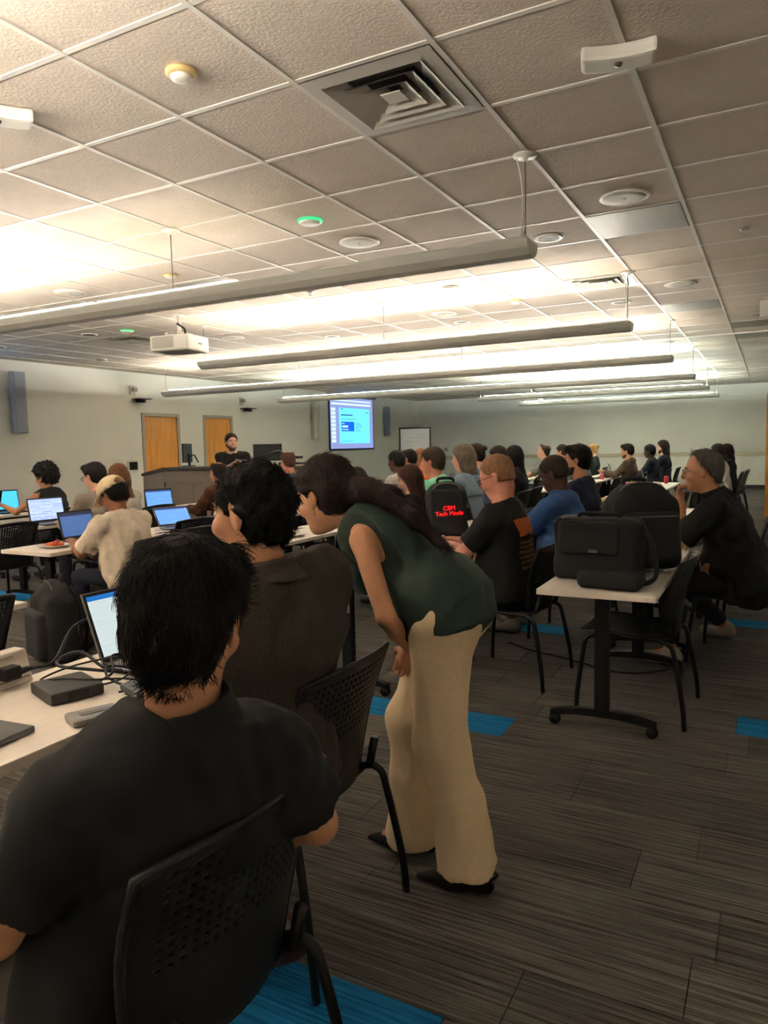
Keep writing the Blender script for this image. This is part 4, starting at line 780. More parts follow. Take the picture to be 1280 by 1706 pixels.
def w_bottom(F, P, J, lo, hi, vox):
    F = Field(lo, hi, vox); F.cone(P['pel']-V3(0, 0, .03), P['pel']+V3(-.01, 0, .02), .106, .085, .04, side=V3(0, 1, 0), w=1.42); F.cone(P['pel']+V3(.02, -.06, -.03), P['pel']+V3(.02, .06, -.03), .085, .085, .06)
    for g, a in (('L', .13), ('R', .1)):
        h, k, n = P['hip'+g], P['kn'+g], P['an'+g]; F.cone(h, k, .105, .084, .045); F.cone(k, k*.5+n*.5+V3(0, 0, 0), .083, .082, .04); e = n*V3(1, 1, 0)+V3(-.012, 0, .075 if g == 'L' else .045); F.cone(k*.5+n*.5, e, .082, .094, .03, side=V3(1, 0, 0), w=1.12, cut=1)
    
    F.noise(.0065, 15, 2.2, (1.6, 1.2, .45)); F.noise(.003, 38, .4, (1.4, 1, .4)); return F
def w_hair(F, hp, P, J):
    a = hp(-.10, 0, .0); pts = [a, hp(-.17, -.01, -.03), V3(.63, -1.07, 1.265)-V3(.84, -1.05, 0), V3(.73, -1.09, 1.205)-V3(.84, -1.05, 0), V3(.835, -1.1, 1.115)-V3(.84, -1.05, 0)]
    J['pony'] = pts[1:]
    for i, (r1, r2) in enumerate(((.055, .045), (.045, .036), (.036, .03), (.03, .014))): F.cone(pts[i], pts[i+1], r1, r2, .02)
    for g in (1, -1): F.cone(hp(.055, g*.06, .06), hp(.01, g*.084, .03), .014, .018, .02)
def w_after(T_, hp, P, J, root):
    GOLD = mat('gold', (200, 160, 90), .25, metal=1); part('earring', MB().tube([hp(-.008, .088+.004*math.sin(a), -.05+.012*math.cos(a)) for a in np.linspace(0, 2*math.pi, 13)], .0018, 6), GOLD, T_, True)
    w_ = P['wrL']; d = J['hdL']; a = nrm(np.cross(d, V3(0, 1, 0))); b = np.cross(d, a); part('bracelet', MB().tube([w_+d*-.012+(a*math.cos(q)+b*math.sin(q))*.029 for q in np.linspace(0, 2*math.pi, 19)], .003, 6), mat('silver_band', (190, 186, 178), .3, metal=.8), T_, True)
    w_ = P['wrR']; part('watch_band', MB().tube([w_+J['hdR']*-.012+(a*math.cos(q)+b*math.sin(q))*.03 for q in np.linspace(0, 2*math.pi, 19)], .004, 6), mat('white_band', (225, 220, 210), .5), T_, True)
    n = P['neck']; part('lanyard', MB().tube(smooth_path([n+V3(.02, -.06, .03), n+V3(-.06, -.055, -.02), n+V3(-.09, -.03, -.12), n+V3(-.085, -.01, -.21)]), .004, 6), mat('lanyard_black', (20, 20, 22), .6), T_, True)
    part('name_badge', MB().box(-.004, .004, -.045, .045, -.06, .06), WP, T_, loc=tuple(n+V3(-.085, -.01, -.26)))
    BS = mat('suede_black', (16, 15, 16), .8); SK = skin('tan')
    for g in 'LR':
        a, b = P['an'+g], P['to'+g]; d = nrm((b-a)*V3(1, 1, 0)); z0 = V3(0, 0, 1); q = np.cross(z0, d); F = Field(a-.2, a+.2, .006); h = a*V3(1, 1, 0)-d*.045
        F.cone(h+z0*.028, h+d*.12+z0*.02, .022, .03, .012, side=q, w=1.15); F.cone(h+d*.1+z0*.034, h+d*.235+z0*.014, .042, .009, .02, side=q, w=1.15); F.cone(h+d*.0+z0*.075, h+d*.105+z0*.085, .045, .03, .012, side=q, w=1.1, sub=True); F.clip((0, 0, -1), (0, 0, .003))
        link('shoe', F.mesh('shoe'), BS, T_); st = part('heel_strap', MB().tube(smooth_path([h+d*.07+q*.034+z0*.03, h+q*.028+z0*.055, h-d*.03+z0*.065, h-q*.028+z0*.055, h+d*.07-q*.034+z0*.03]), .005, 6), BS, T_, True)
person('woman in a dark green sleeveless top and cream trousers bending over', J, .0065, 'tan', ('pony', (42, 28, 24)), ((30, 44, 34), 'none', cloth((38, 58, 48), 'cloth_green_top', .05, .7), .014), mat('cream_twill', (234, 208, 170), .75, var=.04, scale=60, bump=.05, bscale=500), (16, 15, 16), female=True, fold=.004, build=.92, neckcut=.03, extra={'top': w_top, 'bottom': w_bottom, 'hair': w_hair, 'after': w_after, 'noshoes': True}, nstrand=7000)
# ---------------- man in the black t-shirt, side on
def stripes(name, c1, c2, sc=60, axis=(0, 0, 1)):
    m = mat(name, c1, .85); nt = m.node_tree; N, L = nt.nodes, nt.links; tc = N.new('ShaderNodeTexCoord'); w = N.new('ShaderNodeTexWave'); w.inputs['Scale'].default_value = sc; w.bands_direction = 'XYZ'[list(axis).index(1)]; w.inputs['Distortion'].default_value = 2
    L.new(tc.outputs['Object'], w.inputs[0]); r = N.new('ShaderNodeValToRGB'); r.color_ramp.elements[0].color = lin(c1)+(1,); r.color_ramp.elements[1].color = lin(c2)+(1,); L.new(w.outputs[0], r.inputs[0]); L.new(r.outputs[0], N['Principled BSDF'].inputs['Base Color']); return m
def checks(name, c1, c2, c3, sc=30):
    m = mat(name, c1, .85); nt = m.node_tree; N, L = nt.nodes, nt.links; tc = N.new('ShaderNodeTexCoord'); k = N.new('ShaderNodeTexChecker'); k.inputs['Scale'].default_value = sc; k.inputs[1].default_value = lin(c1)+(1,); k.inputs[2].default_value = lin(c2)+(1,)
    L.new(tc.outputs['Object'], k.inputs[0]); L.new(k.outputs[0], N['Principled BSDF'].inputs['Base Color']); return m
def bt_after(T_, hp, P, J, root):
    w_ = P['wrL']; d = J['hdL']; a = nrm(np.cross(d, V3(0, 1, .2))); b2 = np.cross(d, a); part('wristwatch', MB().tube([w_-d*.02+(a*math.cos(q)+b2*math.sin(q))*.033 for q in np.linspace(0, 2*math.pi, 19)], .006, 8), CHR, T_, True)
def bt_print(P, J):
    c = P['pel']*.4+P['neck']*.6; OR, BR = mat('print_orange', (190, 96, 36), .8), mat('print_brown', (120, 74, 40), .8)
    def reg(z0, z1, hw):
        def t_(ce, nn): q = ce-c; z = q@J['t']; y = q@J['sl']; return ((nn@J['fr']) < -.2) & (z > z0) & (z < z1) & (abs(y) < hw)
        return t_
    return [(reg(.02, .12, .15), OR)]+[(reg(-.03-.03*k, -.012-.03*k, .14), BR) for k in range(6)]
J = seated((.25, 1.10, 1.225), yaw=176, lean=6, twist=8, hyaw=12, hpitch=20, hl=(.43, .08, .80), hr=(.46, -.08, .80), wide=1.1, hint=(.1, .5, -1)); J['thL'] = V3(0, .5, .7); J['cuL'] = .5
J['anL'] = J['anL']-J['f']*.16+V3(0, 0, .05); J['toL'] = J['anL']+J['f']*.14+V3(0, 0, -.1)
person('man in a black t-shirt with an orange back print, eating at the table', J, .0095, 'ruddy', ('crop', (150, 108, 80)), ((18, 19, 20), 'short'), (28, 36, 56), (44, 48, 56), glasses=(30, 26, 26), build=1.12, belly=.05, extra={'after': bt_after, 'print': bt_print}, fold=.004, sleeve_t=.8)
chair_for(J, 'the man in the black t-shirt', .0)
# ---------------- man in the blue polo
J = seated((.32, 2.17, 1.19), yaw=178, lean=10, hyaw=2, hpitch=24, hl=(.5, .05, .78), hr=(.5, -.12, .78), wide=1.18); J['hs'] = 1.05
person('bald man in a blue polo shirt leaning over his table', J, .0105, 'dark', ('crop', (52, 38, 30)), ((58, 96, 156), 'short'), (28, 30, 44), (120, 116, 108), glasses=(30, 26, 24), build=1.2, belly=.05, extra={'after': collar(cloth((52, 88, 146)), .072, .11, .009)}, fold=.005, sleeve_t=.85)
chair_for(J, 'the man in the blue polo', .0)
# ---------------- grey-haired man at right, hand to chin
J = seated((1.36, 1.80, 1.225), yaw=178, lean=24, hyaw=4, hpitch=4, hl=(.38, .13, 1.02), hr=(.40, -.05, .76), wide=1.12, s=1.05, hint=(.6, .35, -1)); J['hdL'] = nrm(V3(-.25, .2, .9)); J['nbL'] = V3(-.9, -.3, 0); J['thL'] = V3(0, 1, .1); J['cuL'] = .95
J['anR'] = V3(1.48, 2.42, .1); J['toR'] = V3(1.34, 2.5, .04)
person('grey-haired man in glasses and black polo resting chin on hand', J, .0095, 'olive', ('receding', (104, 100, 97)), ((18, 19, 20), 'short'), (34, 33, 38), (170, 160, 144), glasses=(176, 160, 140), build=1.12, belly=.06, extra={'after': collar(cloth((18, 19, 20)), .072, .11, .009)}, fold=.005, sleeve_t=.85)
chair(1.56, 1.98, math.radians(172), 'black perforated-back chair under the grey-haired man with glasses'); chair(1.66, 2.72, math.radians(176), 'empty black chair just beyond the grey-haired man, at the right edge')
# ---------------- man in the cap
def cap_after(T_, hp, P, J, root):
    hf, hl, hu = J['H']; hc = P['head']; F = Field(hc-.22, hc+.24, .008); CP = mat('cap_cotton', (220, 200, 164), .8, var=.05, bump=.1, bscale=300)
    F.ell(hp(-.012, 0, .052), (hf, hl, hu), (.117, .096, .092), .01); F.clip(-hu+hf*.12, hp(0, 0, .028)); F.ell(hp(-.125, 0, .048), (hf, hl, hu), (.04, .045, .03), .004, sub=True)
    c = link('cap', F.mesh('cap'), CP, T_); F = Field(hc-.28, hc+.28, .008); F.ell(hp(.105, 0, .03), (hf, hl, nrm(hu+hf*.2)), (.092, .08, .012), .004); F.clip(-hf, hp(.06, 0, 0)); link('cap_brim', F.mesh('cap_brim'), CP, c)
    part('cap_strap', MB().tube([hp(-.11, .05, .034), hp(-.127, 0, .032), hp(-.11, -.05, .034)], .008, 6), CP, c)
J = seated((-2.45, .54, 1.12), yaw=182, lean=15, hyaw=0, hpitch=34, hl=(.46, .12, .78), hr=(.48, -.08, .78), wide=1.15)
person('man in a cream cap and cream polo bent over his laptop', J, .0105, 'brown', ('short', DARKH), ((224, 208, 188), 'short'), (34, 40, 58), (60, 60, 64), glasses=(30, 28, 30), build=1.18, belly=.05, extra={'after': cap_after, 'hair': lambda F, hp, P, J: F.clip(J['H'][2], hp(0, 0, .035))}, fold=.006, sleeve_t=.85)
chair_for(J, 'the man in the cream cap', .0)
# ---------------- everybody further off
def P_(label, short, J, look, vox=.017, ch=True):
    person(label, J, vox, **look)
    if ch: chair_for(J, short, .0)
PLAID = checks('cloth_plaid', (170, 170, 160), (96, 108, 112), (200, 200, 190), 46); HOUND = stripes('cloth_grey_fine', (170, 156, 142), (120, 110, 102), 55, (0, 1, 0)); DENIM = cloth((150, 172, 196), 'denim_pale', .15); DENIM2 = cloth((112, 142, 172), 'denim_mid', .12)
P_('man in glasses and a fine grey checked shirt behind the cap man', 'the man in the fine checked shirt', seated((-3.9, 1.62, 1.2), lean=10, hpitch=14, hyaw=6), dict(sk='fair', hair=('thick', DARKH), top=((150, 140, 130), 'long', HOUND), bottom=(36, 40, 52), glasses=(28, 26, 26), build=1.1), .014)
P_('woman with long wavy light-brown hair beyond the man in glasses', 'the woman with long wavy hair', seated((-4.25, 2.22, 1.17), lean=8, hyaw=-8, hpitch=10), dict(sk='fair', hair=('long', (112, 74, 46)), top=((196, 190, 180), 'short'), bottom=(60, 60, 70), female=True))
J = seated((-5.4, 2.23, 1.17), lean=10, hyaw=18, hpitch=14, hl=(.5, .26, .86), hr=(.42, -.1, .78))
P_('woman in a black sleeveless top with curly pinned-up hair', 'the woman in the black sleeveless top', J, dict(sk='olive', hair=('puffy', DARKH), top=((20, 21, 28), 'none'), bottom=(30, 30, 36), female=True, extra={'hair': lambda F, hp, P, J: F.ell(hp(-.06, 0, .11), J['H'], (.07, .075, .06), .02)}), .013)
PH = link('smartphone', MB().box(-.004, .004, -.04, .04, -.08, .08).mesh('smartphone', bevel=.003), mat('phone_black', (26, 28, 34), .2), None, tuple(J['wrL']+J['hdL']*.1+V3(0, 0, .07))); PH.rotation_euler = (.2, .5, .1); tag(PH, 'dark phone held by the woman in the black sleeveless top', 'phone')
P_('balding man in a rust-brown long-sleeved shirt by the podium', 'the balding man in brown', seated((-3.8, 3.25, 1.165), lean=6, hyaw=-14, hpitch=4), dict(sk='olive', hair=('bald', (40, 28, 22)), top=((92, 52, 28), 'long'), bottom=(40, 36, 34)), .013)
P_('far seated person whose reddish bald head shows behind the blazer man', 'the far bald person near the screen', seated((-3.7, 4.47, 1.255), lean=4, hyaw=-30), dict(sk='ruddy', hair=('bald', (90, 60, 50)), top=((60, 62, 70), 'long'), bottom=(40, 40, 46)), .02)
P_('dark-haired seated person mostly hidden behind the bending woman', 'the dark-haired person behind the bending woman', seated((-2.42, 4.0, 1.06), lean=5, hpitch=22), dict(sk='tan', hair=('midlong', DARKH), top=((46, 48, 56), 'long'), bottom=(40, 40, 46), female=True), .016)
P_('woman with long reddish-brown hair in a black top', 'the woman with long reddish-brown hair', seated((-1.1, 2.65, 1.12), lean=6, hpitch=16, hyaw=10), dict(sk='fair', hair=('midlong', (64, 36, 28)), top=((20, 21, 24), 'long'), bottom=(36, 36, 42), female=True), .012)
P_('man in a mint green polo shirt', 'the man in the mint polo', seated((-1.2, 3.37, 1.262), lean=10, hyaw=8, hpitch=6), dict(sk='ruddy', hair=('short', (72, 60, 46)), top=((140, 232, 196), 'short'), bottom=(60, 64, 74), build=1.1, sleeve_t=.85), .012)
P_('man in a white shirt with cropped dark hair', 'the man in the white shirt', seated((-2.5, 5.15, 1.225), lean=8, hyaw=-6), dict(sk='dark', hair=('short', (20, 18, 18)), top=((206, 200, 196), 'short'), bottom=(44, 46, 56)), .016)
P_('dark-haired man in a pink top beside the easel', 'the man in the pink top', seated((-3.0, 6.57, 1.228), lean=6, hyaw=-10), dict(sk='olive', hair=('thick', DARKH), top=((200, 60, 90), 'long'), bottom=(44, 46, 56)), .018)
P_('blond woman in orange seen in front of the easel', 'the blond woman in orange', seated((-3.4, 7.8, 1.228), lean=4, hyaw=-40, hpitch=2), dict(sk='fair', hair=('midlong', (140, 96, 58)), top=((232, 120, 60), 'long'), bottom=(60, 56, 60), female=True), .018)
P_('woman with shoulder-length grey curls in a pale denim shirt', 'the woman in pale denim', seated((-1.12, 3.98, 1.285), lean=4, hyaw=-4), dict(sk='fair', hair=('midlong', (124, 112, 96)), top=((118, 140, 160), 'long', DENIM), bottom=(60, 66, 80), female=True, extra={'hair': lambda F, hp, P, J: F.ell(hp(-.04, 0, 0), J['H'], (.1, .105, .11), .02)}), .014)
P_('bearded man with a hair bun in a blue denim shirt', 'the man with the hair bun', seated((-1.42, 5.12, 1.29), lean=6, hyaw=-2), dict(sk='fair', hair=('bun', (54, 38, 30)), beard=(58, 38, 28), top=((90, 116, 142), 'long', DENIM2), bottom=(50, 56, 70), build=1.08), .015)
P_('woman with dark bobbed hair in a rust top in the middle rows', 'the woman with the dark bob', seated((-1.3, 5.6, 1.25), lean=6), dict(sk='brown', hair=('midlong', (44, 34, 30)), top=((150, 90, 56), 'long'), bottom=(40, 40, 46), female=True), .018)
P_('woman with very long straight black hair in the middle rows', 'the woman with very long black hair', seated((-1.35, 6.4, 1.25), lean=4), dict(sk='brown', hair=('long', (22, 20, 24)), top=((30, 30, 34), 'long'), bottom=(40, 40, 46), female=True), .018)
P_('bearded man in a navy shirt behind the blue polo man', 'the bearded man in navy', seated((.2, 3.42, 1.262), lean=4, hyaw=4, hpitch=2), dict(sk='olive', hair=('thick', (30, 26, 26)), beard=(52, 38, 32), top=((34, 38, 62), 'long'), bottom=(36, 36, 46), build=1.05), .012)
P_('balding man in a plaid shirt near the back wall', 'the man in plaid', seated((-2.0, 10.2, 1.255), lean=0, hyaw=4, hpitch=-6), dict(sk='fair', hair=('bald', (74, 64, 58)), top=((160, 160, 150), 'short', PLAID), bottom=(50, 50, 60)), .02)
P_('woman with short brown curls leaning on her hand near the back wall', 'the woman with short brown curls', seated((-1.85, 10.95, 1.235), lean=6, hl=(.3, .1, 1.0)), dict(sk='fair', hair=('curly', (70, 48, 38)), top=((150, 140, 136), 'long'), bottom=(50, 50, 60), female=True), .02)
P_('woman in dark green with a blond topknot near the back wall', 'the woman with the blond topknot', seated((-1.86, 13.75, 1.217), lean=0), dict(sk='fair', hair=('bun', (180, 140, 84)), top=((32, 46, 44), 'long'), bottom=(40, 40, 46), female=True), .02)
def hood(T_, hp, P, J, root): F = Field(P['neck']-.2, P['neck']+.2, .014); F.ell(P['neck']-J['fr']*.06-J['t']*.0, (J['fr'], J['sl'], J['t']), (.07, .12, .06), .01); link('hood', F.mesh('hood'), cloth((92, 76, 62)), T_)
P_('bearded man in a brown hooded jacket near the back wall', 'the man in the brown hoodie', seated((-.6, 10.77, 1.225), lean=0, hl=(.42, .1, .86)), dict(sk='tan', hair=('thick', (40, 32, 30)), beard=(66, 48, 40), top=((92, 76, 62), 'long'), bottom=(40, 38, 36), extra={'after': hood}, build=1.08), .02)
P_('man in a dark navy sweater beside the brown hoodie', 'the man in the dark navy sweater', seated((-.4, 12.1, 1.195), lean=8), dict(sk='dark', hair=('short', (22, 20, 20)), top=((36, 40, 56), 'long'), bottom=(36, 36, 42)), .02)
P_('bearded long-haired man in navy with a yellow back panel', 'the bearded man with the yellow panel', seated((-.3, 13.27, 1.265), lean=2), dict(sk='fair', hair=('midlong', (50, 38, 32)), beard=(70, 48, 38), top=((36, 40, 54), 'short'), bottom=(36, 36, 42)), .02)
P_('woman with long dark hair in a white top at the far right', 'the far right woman in white', seated((.9, 10.85, 1.19), lean=10), dict(sk='brown', hair=('midlong', (40, 30, 28)), top=((206, 200, 194), 'short'), bottom=(36, 36, 42), female=True), .02)
P_('dark-haired person in a black jacket, furthest right', 'the furthest right person', seated((1.0, 11.71, 1.18), lean=6), dict(sk='tan', hair=('midlong', (44, 32, 30)), top=((34, 34, 38), 'long'), bottom=(36, 36, 42), female=True), .02)
# ---------------- presenter, standing behind the console
def standing(head, yaw, hyaw=0, hpitch=0, hl=None, hr=None, s=1.):
    R = math.radians; y = R(yaw); f = V3(math.cos(y), math.sin(y), 0); l = V3(-math.sin(y), math.cos(y), 0); z = V3(0, 0, 1); head = V3(*head); neck = head-z*.165*s-f*.028
    pel = neck-z*.5*s; J = dict(s=s, pel=pel, neck=neck, t=z, f=f, l=l, sl=l, fr=f, head=head, wide=1.1, H=headframe(y+R(hyaw), R(hpitch), 0))
    for k, q in (('L', 1), ('R', -1)):
        J['sh'+k] = neck-z*.055*s+l*q*.19*s; J['hip'+k] = pel+l*q*.09*s-z*.02; J['kn'+k] = V3(pel[0], pel[1], pel[2]*.52)+l*q*.1; J['an'+k] = V3(pel[0], pel[1], .09)+l*q*.11-f*.02; J['to'+k] = J['an'+k]+f*.16-z*.05
        tg = hl if k == 'L' else hr; tg = neck+f*tg[0]+l*tg[1]+z*tg[2]; J['el'+k], J['wr'+k] = ik(J['sh'+k], tg, .285*s, .25*s, l*q*.6-z-f*.2); J['hd'+k] = nrm(J['wr'+k]-J['el'+k]); J['cu'+k] = .9
    return J
pp = at_d(386, 737, 12.35); J = standing((pp.x, pp.y, pp.z), -58, 22, -2, (.3, .12, -.30), (.34, .08, -.16), 1.1); J['hs'] = 1.12
person('bearded presenter in a black t-shirt standing behind the console', J, .014, 'fair', ('short', (48, 34, 28)), ((24, 24, 28), 'short'), (36, 38, 48), (40, 40, 42), beard=(110, 78, 60), build=1.08)
c = J['wrR']+J['hdR']*.09; o = link('microphone', MB().tube([(-.02, 0, 0), (.14, 0, .0)], [.013, .011], 10).lathe([(.001, -.05), (.02, -.045), (.024, -.03), (.02, -.012), (.012, 0)], 12, (0, 0, 0), 'x').mesh('microphone', True), mat('mic_grey', (120, 122, 124), .4), None, tuple(c), math.radians(20)); tag(o, 'grey handheld microphone gripped by the presenter', 'microphone')
# ================================================================ things on tables and floor
SILV = mat('laptop_silver', (150, 150, 150), .35, metal=.6); LBLK = mat('laptop_black', (34, 35, 38), .4); KEYS = mat('keyboard_dark', (40, 41, 44), .6, var=.5, scale=90); KEYL = mat('keyboard_light', (150, 148, 142), .6, var=.4, scale=90); LGREY = mat('laptop_grey', (98, 98, 100), .4, metal=.3)
def laptop(x, y, rz, label, scr, body=LBLK, w=.34, d=.235, tilt=18, keys=KEYS, z=TZ, lidh=None):
    """local +x points away from the user; the lid stands at the +x edge"""
    t = thing('laptop', label, 'laptop', (x, y, z), rz, 'open laptops'); lh = lidh or d*.98; a = math.radians(tilt); th = .008
    b = part('base', MB().box(-d/2, d/2, -w/2, w/2, .001, .018), body, t, False, .004)
    part('keyboard', MB().box(-d*.08, d*.40, -w*.45, w*.45, .018, .0195), keys, b); part('trackpad', MB().box(-d*.44, -d*.14, -w*.16, w*.16, .018, .0188), body, b)
    if w > .3 and z == TZ and x > -1:
        for i in range(5):
            for j in range(13): part('key', MB().box(-d*.06+i*d*.092, -d*.06+i*d*.092+d*.078, -w*.44+j*w*.0677, -w*.44+j*w*.0677+w*.056, .0195, .0215), keys, b)
    hx = d/2-.004; U = Vector((math.sin(a), 0, math.cos(a))); Nn = Vector((-math.cos(a), 0, math.sin(a))); o = Vector((hx, 0, .018))
    def slab(u0, u1, y0, y1, n0, n1):
        P = [o+U*u+Vector((0, yy, 0))+Nn*n for n in (n0, n1) for u, yy in ((u0, y0), (u0, y1), (u1, y1), (u1, y0))]
        return MB().add(P, [(3, 2, 1, 0), (4, 5, 6, 7), (0, 1, 5, 4), (1, 2, 6, 5), (2, 3, 7, 6), (3, 0, 4, 7)])
    lid = part('lid', slab(0, lh, -w/2, w/2, -th, 0), body, t, False, .002); part('bezel', slab(.004, lh-.004, -w/2+.004, w/2-.004, 0, .001), LBLK, lid)
    m = bpy.data.meshes.new('display'); q = [o+U*u+Vector((0, yy, 0))+Nn*.0016 for u, yy in ((.022, w/2-.012), (.022, -w/2+.012), (lh-.014, -w/2+.012), (lh-.014, w/2-.012))]
    m.from_pydata([tuple(v) for v in q], [], [(0, 1, 2, 3)]); uv = m.uv_layers.new(name='UVMap')
    for i, c in enumerate(((0, 0), (1, 0), (1, 1), (0, 1))): uv.data[i].uv = c
    dp = link('display', m, scr, lid); return t
S_WEB = screen_mat('screen_webpage', (206, 220, 218), (30, 110, 190), (150, 160, 168), .65, 22, .92); S_WEB2 = screen_mat('screen_document', (178, 196, 245), (160, 180, 235), (120, 130, 190), .9, 12, .9)
S_CYAN = screen_mat('screen_cyan', (64, 186, 226), (60, 150, 200), (64, 186, 226), .9, 6, .97); S_BLUE = screen_mat('screen_blue', (96, 150, 226), (40, 60, 110), (110, 165, 235), .85, 9, .9); S_DIM = screen_mat('screen_dim_blue', (72, 104, 156), (40, 44, 66), (66, 96, 146), .75, 8, .86)
S_PIC = screen_mat('screen_photo', (190, 170, 220), (190, 160, 225), (96, 140, 110), .8, 4, .62); S_DARK = screen_mat('screen_dark', (44, 52, 60), (30, 36, 44), (60, 70, 80), .5, 9, .9)
PI = math.pi
laptop(-.02, -1.42, PI-.06, 'open silver laptop with a white web page beside the foreground man', S_WEB, SILV, .36, .245, 22, KEYL)
laptop(.01, -2.22, PI+.1, 'grey laptop keyboard corner at the lower left edge', S_DARK, LGREY, .35, .24, 30)
laptop(-3.05, .82, PI, 'dark laptop in front of the man in the cream cap', S_DIM, LBLK, .33, .23, 14)
laptop(-4.55, 1.67, PI-.12, 'laptop with a bright document before the man in the checked shirt', S_WEB2, LGREY, .38, .25, 12)
laptop(-6.3, 2.42, PI-.1, 'laptop with a plain cyan screen at the left edge', S_CYAN, LBLK, .38, .26, 10)
laptop(-4.6, 2.35, PI, 'laptop with a pale screen beyond the black sleeveless top', S_WEB2, LGREY, .36, .24, 8)
laptop(-4.55, 3.18, PI-.25, 'dark laptop with a blue screen left of the man in brown', S_BLUE, LBLK, .36, .24, 12)
laptop(-2.95, 1.75, PI-.35, 'tablet-like laptop with a blue and green screen between the chairs', S_BLUE, SILV, .34, .22, 40)
laptop(-1.6, 2.42, PI, 'silver laptop showing a photograph before the reddish-brown-haired woman', S_PIC, SILV, .34, .23, 14)
laptop(-.56, 1.08, PI+.3, 'small laptop with a blue screen behind the bending woman', S_BLUE, LBLK, .30, .21, 10)
laptop(-.36, 2.2, PI-.2, 'dark laptop lid beside the man in the black t-shirt', S_DARK, LBLK, .34, .23, 20)
for x, y, lb in ((-1.15, 7.9, 'dark laptop on the table before the back rows, nearest'), (-1.2, 9.3, 'dark laptop on the table left of the brown hoodie'), (-1.15, 10.6, 'dark laptop before the man in the brown hoodie'), (-2.6, 7.7, 'dark laptop behind the black t-shirt man'), (-2.6, 9.6, 'dark laptop in front of the back wall people'), (-1.0, 12.1, 'dark laptop before the man in the navy sweater'), (.15, 8.62, 'dark laptop before the red can'), (-3.0, 5.3, 'dark laptop before the man in white'), (-.45, 3.0, 'dark laptop before the bearded man in navy'), (-2.62, 11.3, 'dark laptop before the plaid shirt')):
    laptop(x, y, PI+random.uniform(-.2, .2), lb, S_DARK, LBLK, .34, .23, 16)
# foreground clutter
p = thing('power_outlet_box', 'white tabletop outlet box with two sockets at the left edge', 'power outlet', (-.30, -1.755, TZ), math.radians(2)); OW = mat('outlet_white', (226, 214, 204), .4)
bx = part('housing', MB().add([(-.05, -.36, 0), (.03, -.36, 0), (.03, .0, 0), (-.05, .0, 0), (-.05, -.36, .1), (.0, -.36, .1), (.0, .0, .1), (-.05, .0, .1)], [(3, 2, 1, 0), (4, 5, 6, 7), (0, 1, 5, 4), (1, 2, 6, 5), (2, 3, 7, 6), (3, 0, 4, 7)]), OW, p, False, .006)
def onface(y0, y1, h0, h1, e):   # points on the sloping front
    f = lambda h: .03-.03*h/.1
    return MB().add([(f(h0)+e, y0, h0), (f(h0)+e, y1, h0), (f(h1)+e, y1, h1), (f(h1)+e, y0, h1), (f(h0)-.004, y0, h0), (f(h0)-.004, y1, h0), (f(h1)-.004, y1, h1), (f(h1)-.004, y0, h1)], [(0, 1, 2, 3), (7, 6, 5, 4), (0, 4, 5, 1), (1, 5, 6, 2), (2, 6, 7, 3), (3, 7, 4, 0)])
DKS = mat('socket_dark', (40, 36, 34), .6)
for y in (-.14, -.24):
    so = part('socket', onface(y-.02, y+.02, .03, .075, .003), OW, p)
    for a, b, c, d_ in ((-.008, -.005, .055, .068), (.006, .009, .055, .068), (-.003, .003, .038, .046)): part('socket_slot', onface(y+a, y+b, c, d_, .0035), DKS, so)
part('groove', onface(-.35, -.01, .018, .021, .002), mat('groove_grey', (140, 130, 122), .6), p); part('groove', onface(-.33, -.05, .086, .0875, .002), mat('groove_grey', (140, 130, 122), .6), p)
CB_ = mat('cable_black', (30, 30, 32), .5)
t = thing('power_plug', 'black plug and cord pushed into the white outlet box', 'power cord', (-.27, -1.84, TZ)); part('plug', MB().box(-.01, .035, -.03, .025, .03, .07), CB_, t, False, .008); part('strain_relief', MB().tube([(.025, .02, .05), (.03, .045, .052), (.032, .07, .05)], [.012, .009, .006], 10), CB_, t, True)
part('cord', MB().tube(smooth_path([(.032, .06, .05), (.03, .14, .05), (.0, .24, .13), (.03, .33, .15), (.12, .36, .09), (.2, .31, .02), (.16, .25, .012), (.1, .27, .03), (.12, .34, .05), (.2, .35, .03), (.24, .28, .012), (.17, .22, .02), (.06, .22, .06), (.02, .17, .05), (.08, .12, .045), (.18, .16, .035), (.27, .24, .012)], 6), .0055, 8), CB_, t, True)
t = thing('power_adapter', 'flat dark grey laptop power adapter on the foreground table', 'power adapter', (-.06, -1.80, TZ), math.radians(-18)); PB = mat('adapter_grey', (58, 57, 58), .5)
part('brick', MB().box(-.085, .085, -.075, .075, .002, .036), PB, t, False, .008); part('cable', MB().tube(smooth_path([(.05, .075, .018), (.07, .14, .03), (.02, .2, .05), (-.06, .17, .06), (-.1, .05, .05), (-.1, -.04, .03), (-.02, .0, .042), (.05, .05, .042), (.06, .16, .02), (.14, .18, .008), (.12, .1, .008)], 6), .003, 8), CB_, t, True)
part('cable_loop', MB().tube(smooth_path([(.02, .075, .018), (.02, .13, .04), (-.05, .16, .07), (-.02, .22, .06), (.07, .22, .02), (.11, .14, .015), (.03, .11, .03), (-.03, .14, .045), (.02, .2, .03), (.12, .2, .008)], 6), .004, 8), CB_, t, True); part('tag', MB().box(.084, .088, -.03, .03, .01, .03), mat('dark_tag', (26, 26, 28), .5), t)
t = thing('docking_station', 'slate grey slab-shaped dock half hidden by the foreground shoulder', 'dock', (.155, -1.72, TZ), math.radians(-20)); part('body', MB().box(-.06, .06, -.04, .11, .012, .032), mat('dock_slate', (84, 88, 92), .5), t, False, .006); part('foot', MB().box(-.05, .05, -.03, .1, .001, .012), CB_, t)
